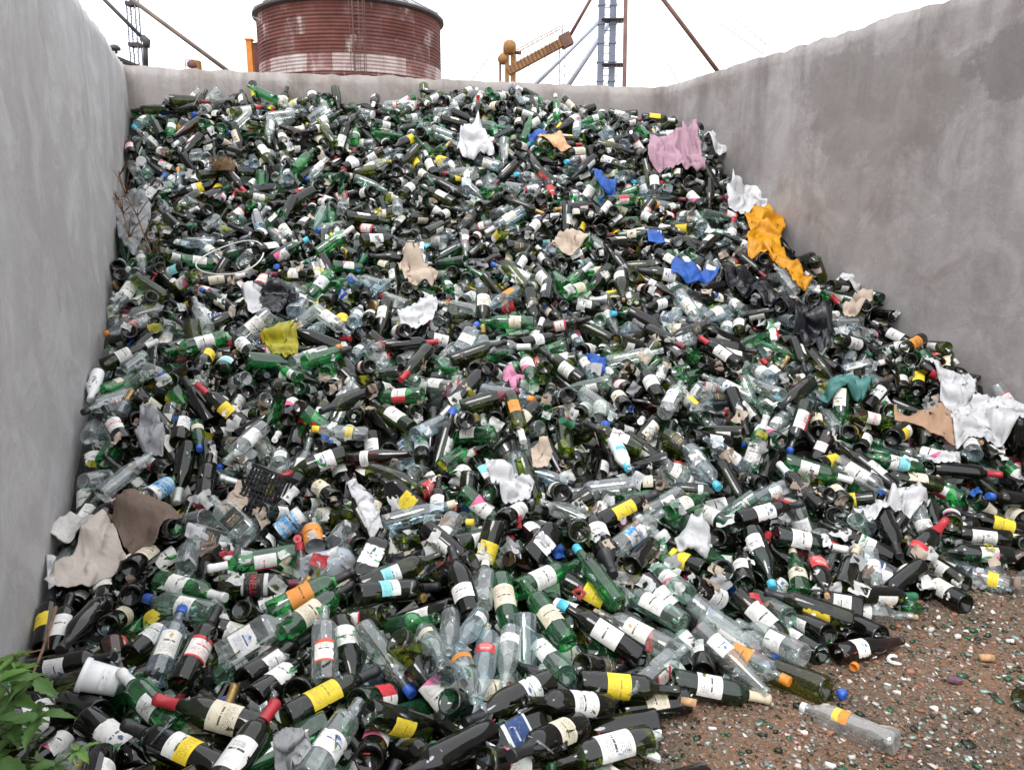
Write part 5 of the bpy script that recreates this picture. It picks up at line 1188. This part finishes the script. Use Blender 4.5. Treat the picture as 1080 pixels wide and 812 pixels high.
cube = np.array([(a, b, c) for c in (-1, 1) for b in (-1, 1) for a in (-1, 1)], float); cf = np.array([(0, 2, 3, 1), (4, 5, 7, 6), (0, 1, 5, 4), (2, 6, 7, 3), (0, 4, 6, 2), (1, 3, 7, 5)])
J = cube[None] * rng.uniform(.35, 1.1, (nL, 8, 3)) * np.stack([np.ones(nL), rng.uniform(.45, .9, nL), rng.uniform(.2, .6, nL)], 1)[:, None, :] * sz[:, None, None]
az = rng.uniform(0, 6.283, nL); tl_ = rng.normal(0, .35, nL); x_, y_, z_ = J[..., 0], J[..., 1], J[..., 2]
y2 = y_ * np.cos(tl_)[:, None] - z_ * np.sin(tl_)[:, None]; z2 = y_ * np.sin(tl_)[:, None] + z_ * np.cos(tl_)[:, None]
gz = np.array([.012 * noise.noise((a * 1.7, b * 1.7, 3.)) for a, b in zip(X, Y)])
LV = np.stack([x_ * np.cos(az)[:, None] - y2 * np.sin(az)[:, None] + X[:, None], x_ * np.sin(az)[:, None] + y2 * np.cos(az)[:, None] + Y[:, None], z2 + (gz + sz * .2)[:, None]], -1).reshape(-1, 3)
LF = (cf[None] + (np.arange(nL) * 8)[:, None, None]).reshape(-1, 4)
def big_mesh(name, V, F, M, mats):
    me = bpy.data.meshes.new(name); me.vertices.add(len(V)); me.vertices.foreach_set('co', V.astype(np.float32).ravel()); me.loops.add(F.size); me.loops.foreach_set('vertex_index', F.astype(np.int32).ravel())
    me.polygons.add(len(F)); me.polygons.foreach_set('loop_start', np.arange(0, F.size, 4, dtype=np.int32))
    for m in mats: me.materials.append(m)
    me.polygons.foreach_set('material_index', M.astype(np.int32)); me.update(calc_edges=True); me.validate(); return me
tag(link('gravel', big_mesh('gravel', LV, LF, np.repeat(mi_, 6), LMATS)), 'gravel, glass crumbs and paper flecks strewn over the red soil', 'gravel', kind='stuff')
# scraps of paper and film caught between the bottles
SM = [film('scrap_white', (.74, .74, .72), .8), F_BEIGE, film('scrap_grey', (.4, .4, .41), .6), F_TUBE, F_BLUE, film('scrap_red', (.55, .06, .07)), F_YEL, film('scrap_silver', (.6, .61, .62), .3)]
SV, SF, SMi = [], [], []; off = 0
for k in range(1000):
    px, py = random.uniform(95, 1075), random.uniform(110, 640)
    h = BVH.ray_cast(CAM, ray(px, py))
    if h[0] is None or h[0].y < 2.2 or any(in_poly(px, py, q_) for q_ in POLYS): continue
    p = h[0] + Vector((0, 0, random.uniform(-.015, .004))); s = random.uniform(.010, .034); n = h[1]; 
    if n.z < 0: n = -n
    e1 = n.cross(Vector((random.uniform(-1, 1), random.uniform(-1, 1), .3))).normalized(); e2 = n.cross(e1); sd_ = random.uniform(0, 99)
    for j in range(6):
        for i in range(6):
            a, b_ = (i / 5 - .5) * 2, (j / 5 - .5) * 1.5; q = noise.noise((a * 1.5 + sd_, b_ * 1.5, 0)); SV.append(tuple(p + e1 * s * (a + .35 * noise.noise((a + sd_, b_, 5.))) + e2 * s * (b_ + .35 * noise.noise((a + sd_, b_, 9.))) + n * s * (.75 * q + .25 * abs(noise.noise((a * 4 + sd_, b_ * 4, 2.))) + .1)))
    SF += [(off + j * 6 + i, off + j * 6 + i + 1, off + (j + 1) * 6 + i + 1, off + (j + 1) * 6 + i) for j in range(5) for i in range(5)]; off += 36
    SMi += [random.choices(range(8), [9, 4, 4, 2, .8, .6, .8, 3])[0]] * 25
o = link('paper_litter', big_mesh('paper_litter', np.array(SV), np.array(SF), np.array(SMi), SM)); o.data.polygons.foreach_set('use_smooth', np.ones(len(SF), bool)); tag(o, 'small scraps of paper and film caught between the bottles', 'litter', kind='stuff')

GV, GF, GM = [], [], []; off = 0; gm_ = [G['dark'], G['olive'], G['green'], G['clear'], G['blueclear'], G['brown'], CAPM['red'], CAPM['white'], CAPM['cork'], CAPM['black'], CAPM['gold']]
for k in range(4200):
    px, py = random.uniform(90, 1078), random.uniform(100, 800); h = BVH.ray_cast(CAM, ray(px, py))
    if h[0] is None or any(in_poly(px, py, q_) for q_ in POLYS): continue
    p = h[0] + ray(px, py).normalized() * random.uniform(.0, .05); s = random.uniform(.007, .026); w_ = random.choices(range(11), [5, 4, 5, 6, 3, 1, .5, .8, .8, .6, .5])[0]
    if w_ > 5: s = random.uniform(.006, .011)
    e = Matrix.Rotation(random.uniform(0, 6.28), 3, 'Z') @ Matrix.Rotation(random.uniform(-.9, .9), 3, 'X') @ Matrix.Rotation(random.uniform(-.9, .9), 3, 'Y'); a0 = random.uniform(.5, 1.1); r = .036
    for lay in (0, 1):
        for j in range(3):
            for i in range(4):
                a = (i / 3 - .5) * s * 2 * a0 / r * (1.1 if j != 1 else .9 + .3 * random.random()); zz = (j - 1) * s * (.75 + .4 * math.sin(i * 2.1 + k)); rr = r - .0025 * lay
                GV.append(tuple(p + e @ Vector((rr * math.sin(a), zz, rr * math.cos(a) - r))))
    q = lambda l, j, i: off + l * 12 + j * 4 + i
    f = [(q(0, j, i), q(0, j, i + 1), q(0, j + 1, i + 1), q(0, j + 1, i)) for j in range(2) for i in range(3)] + [(q(1, j, i), q(1, j + 1, i), q(1, j + 1, i + 1), q(1, j, i + 1)) for j in range(2) for i in range(3)]
    f += [(q(0, 0, i), q(1, 0, i), q(1, 0, i + 1), q(0, 0, i + 1)) for i in range(3)] + [(q(0, 2, i), q(0, 2, i + 1), q(1, 2, i + 1), q(1, 2, i)) for i in range(3)] + [(q(0, j, 0), q(0, j + 1, 0), q(1, j + 1, 0), q(1, j, 0)) for j in range(2)] + [(q(0, j, 3), q(1, j, 3), q(1, j + 1, 3), q(0, j + 1, 3)) for j in range(2)]
    GF += f; GM += [w_] * len(f); off += 24
tag(link('glass_shards', big_mesh('glass_shards', np.array(GV), np.array(GF), np.array(GM), gm_)), 'broken glass shards and bits of caps between the bottles', 'shards', kind='stuff')
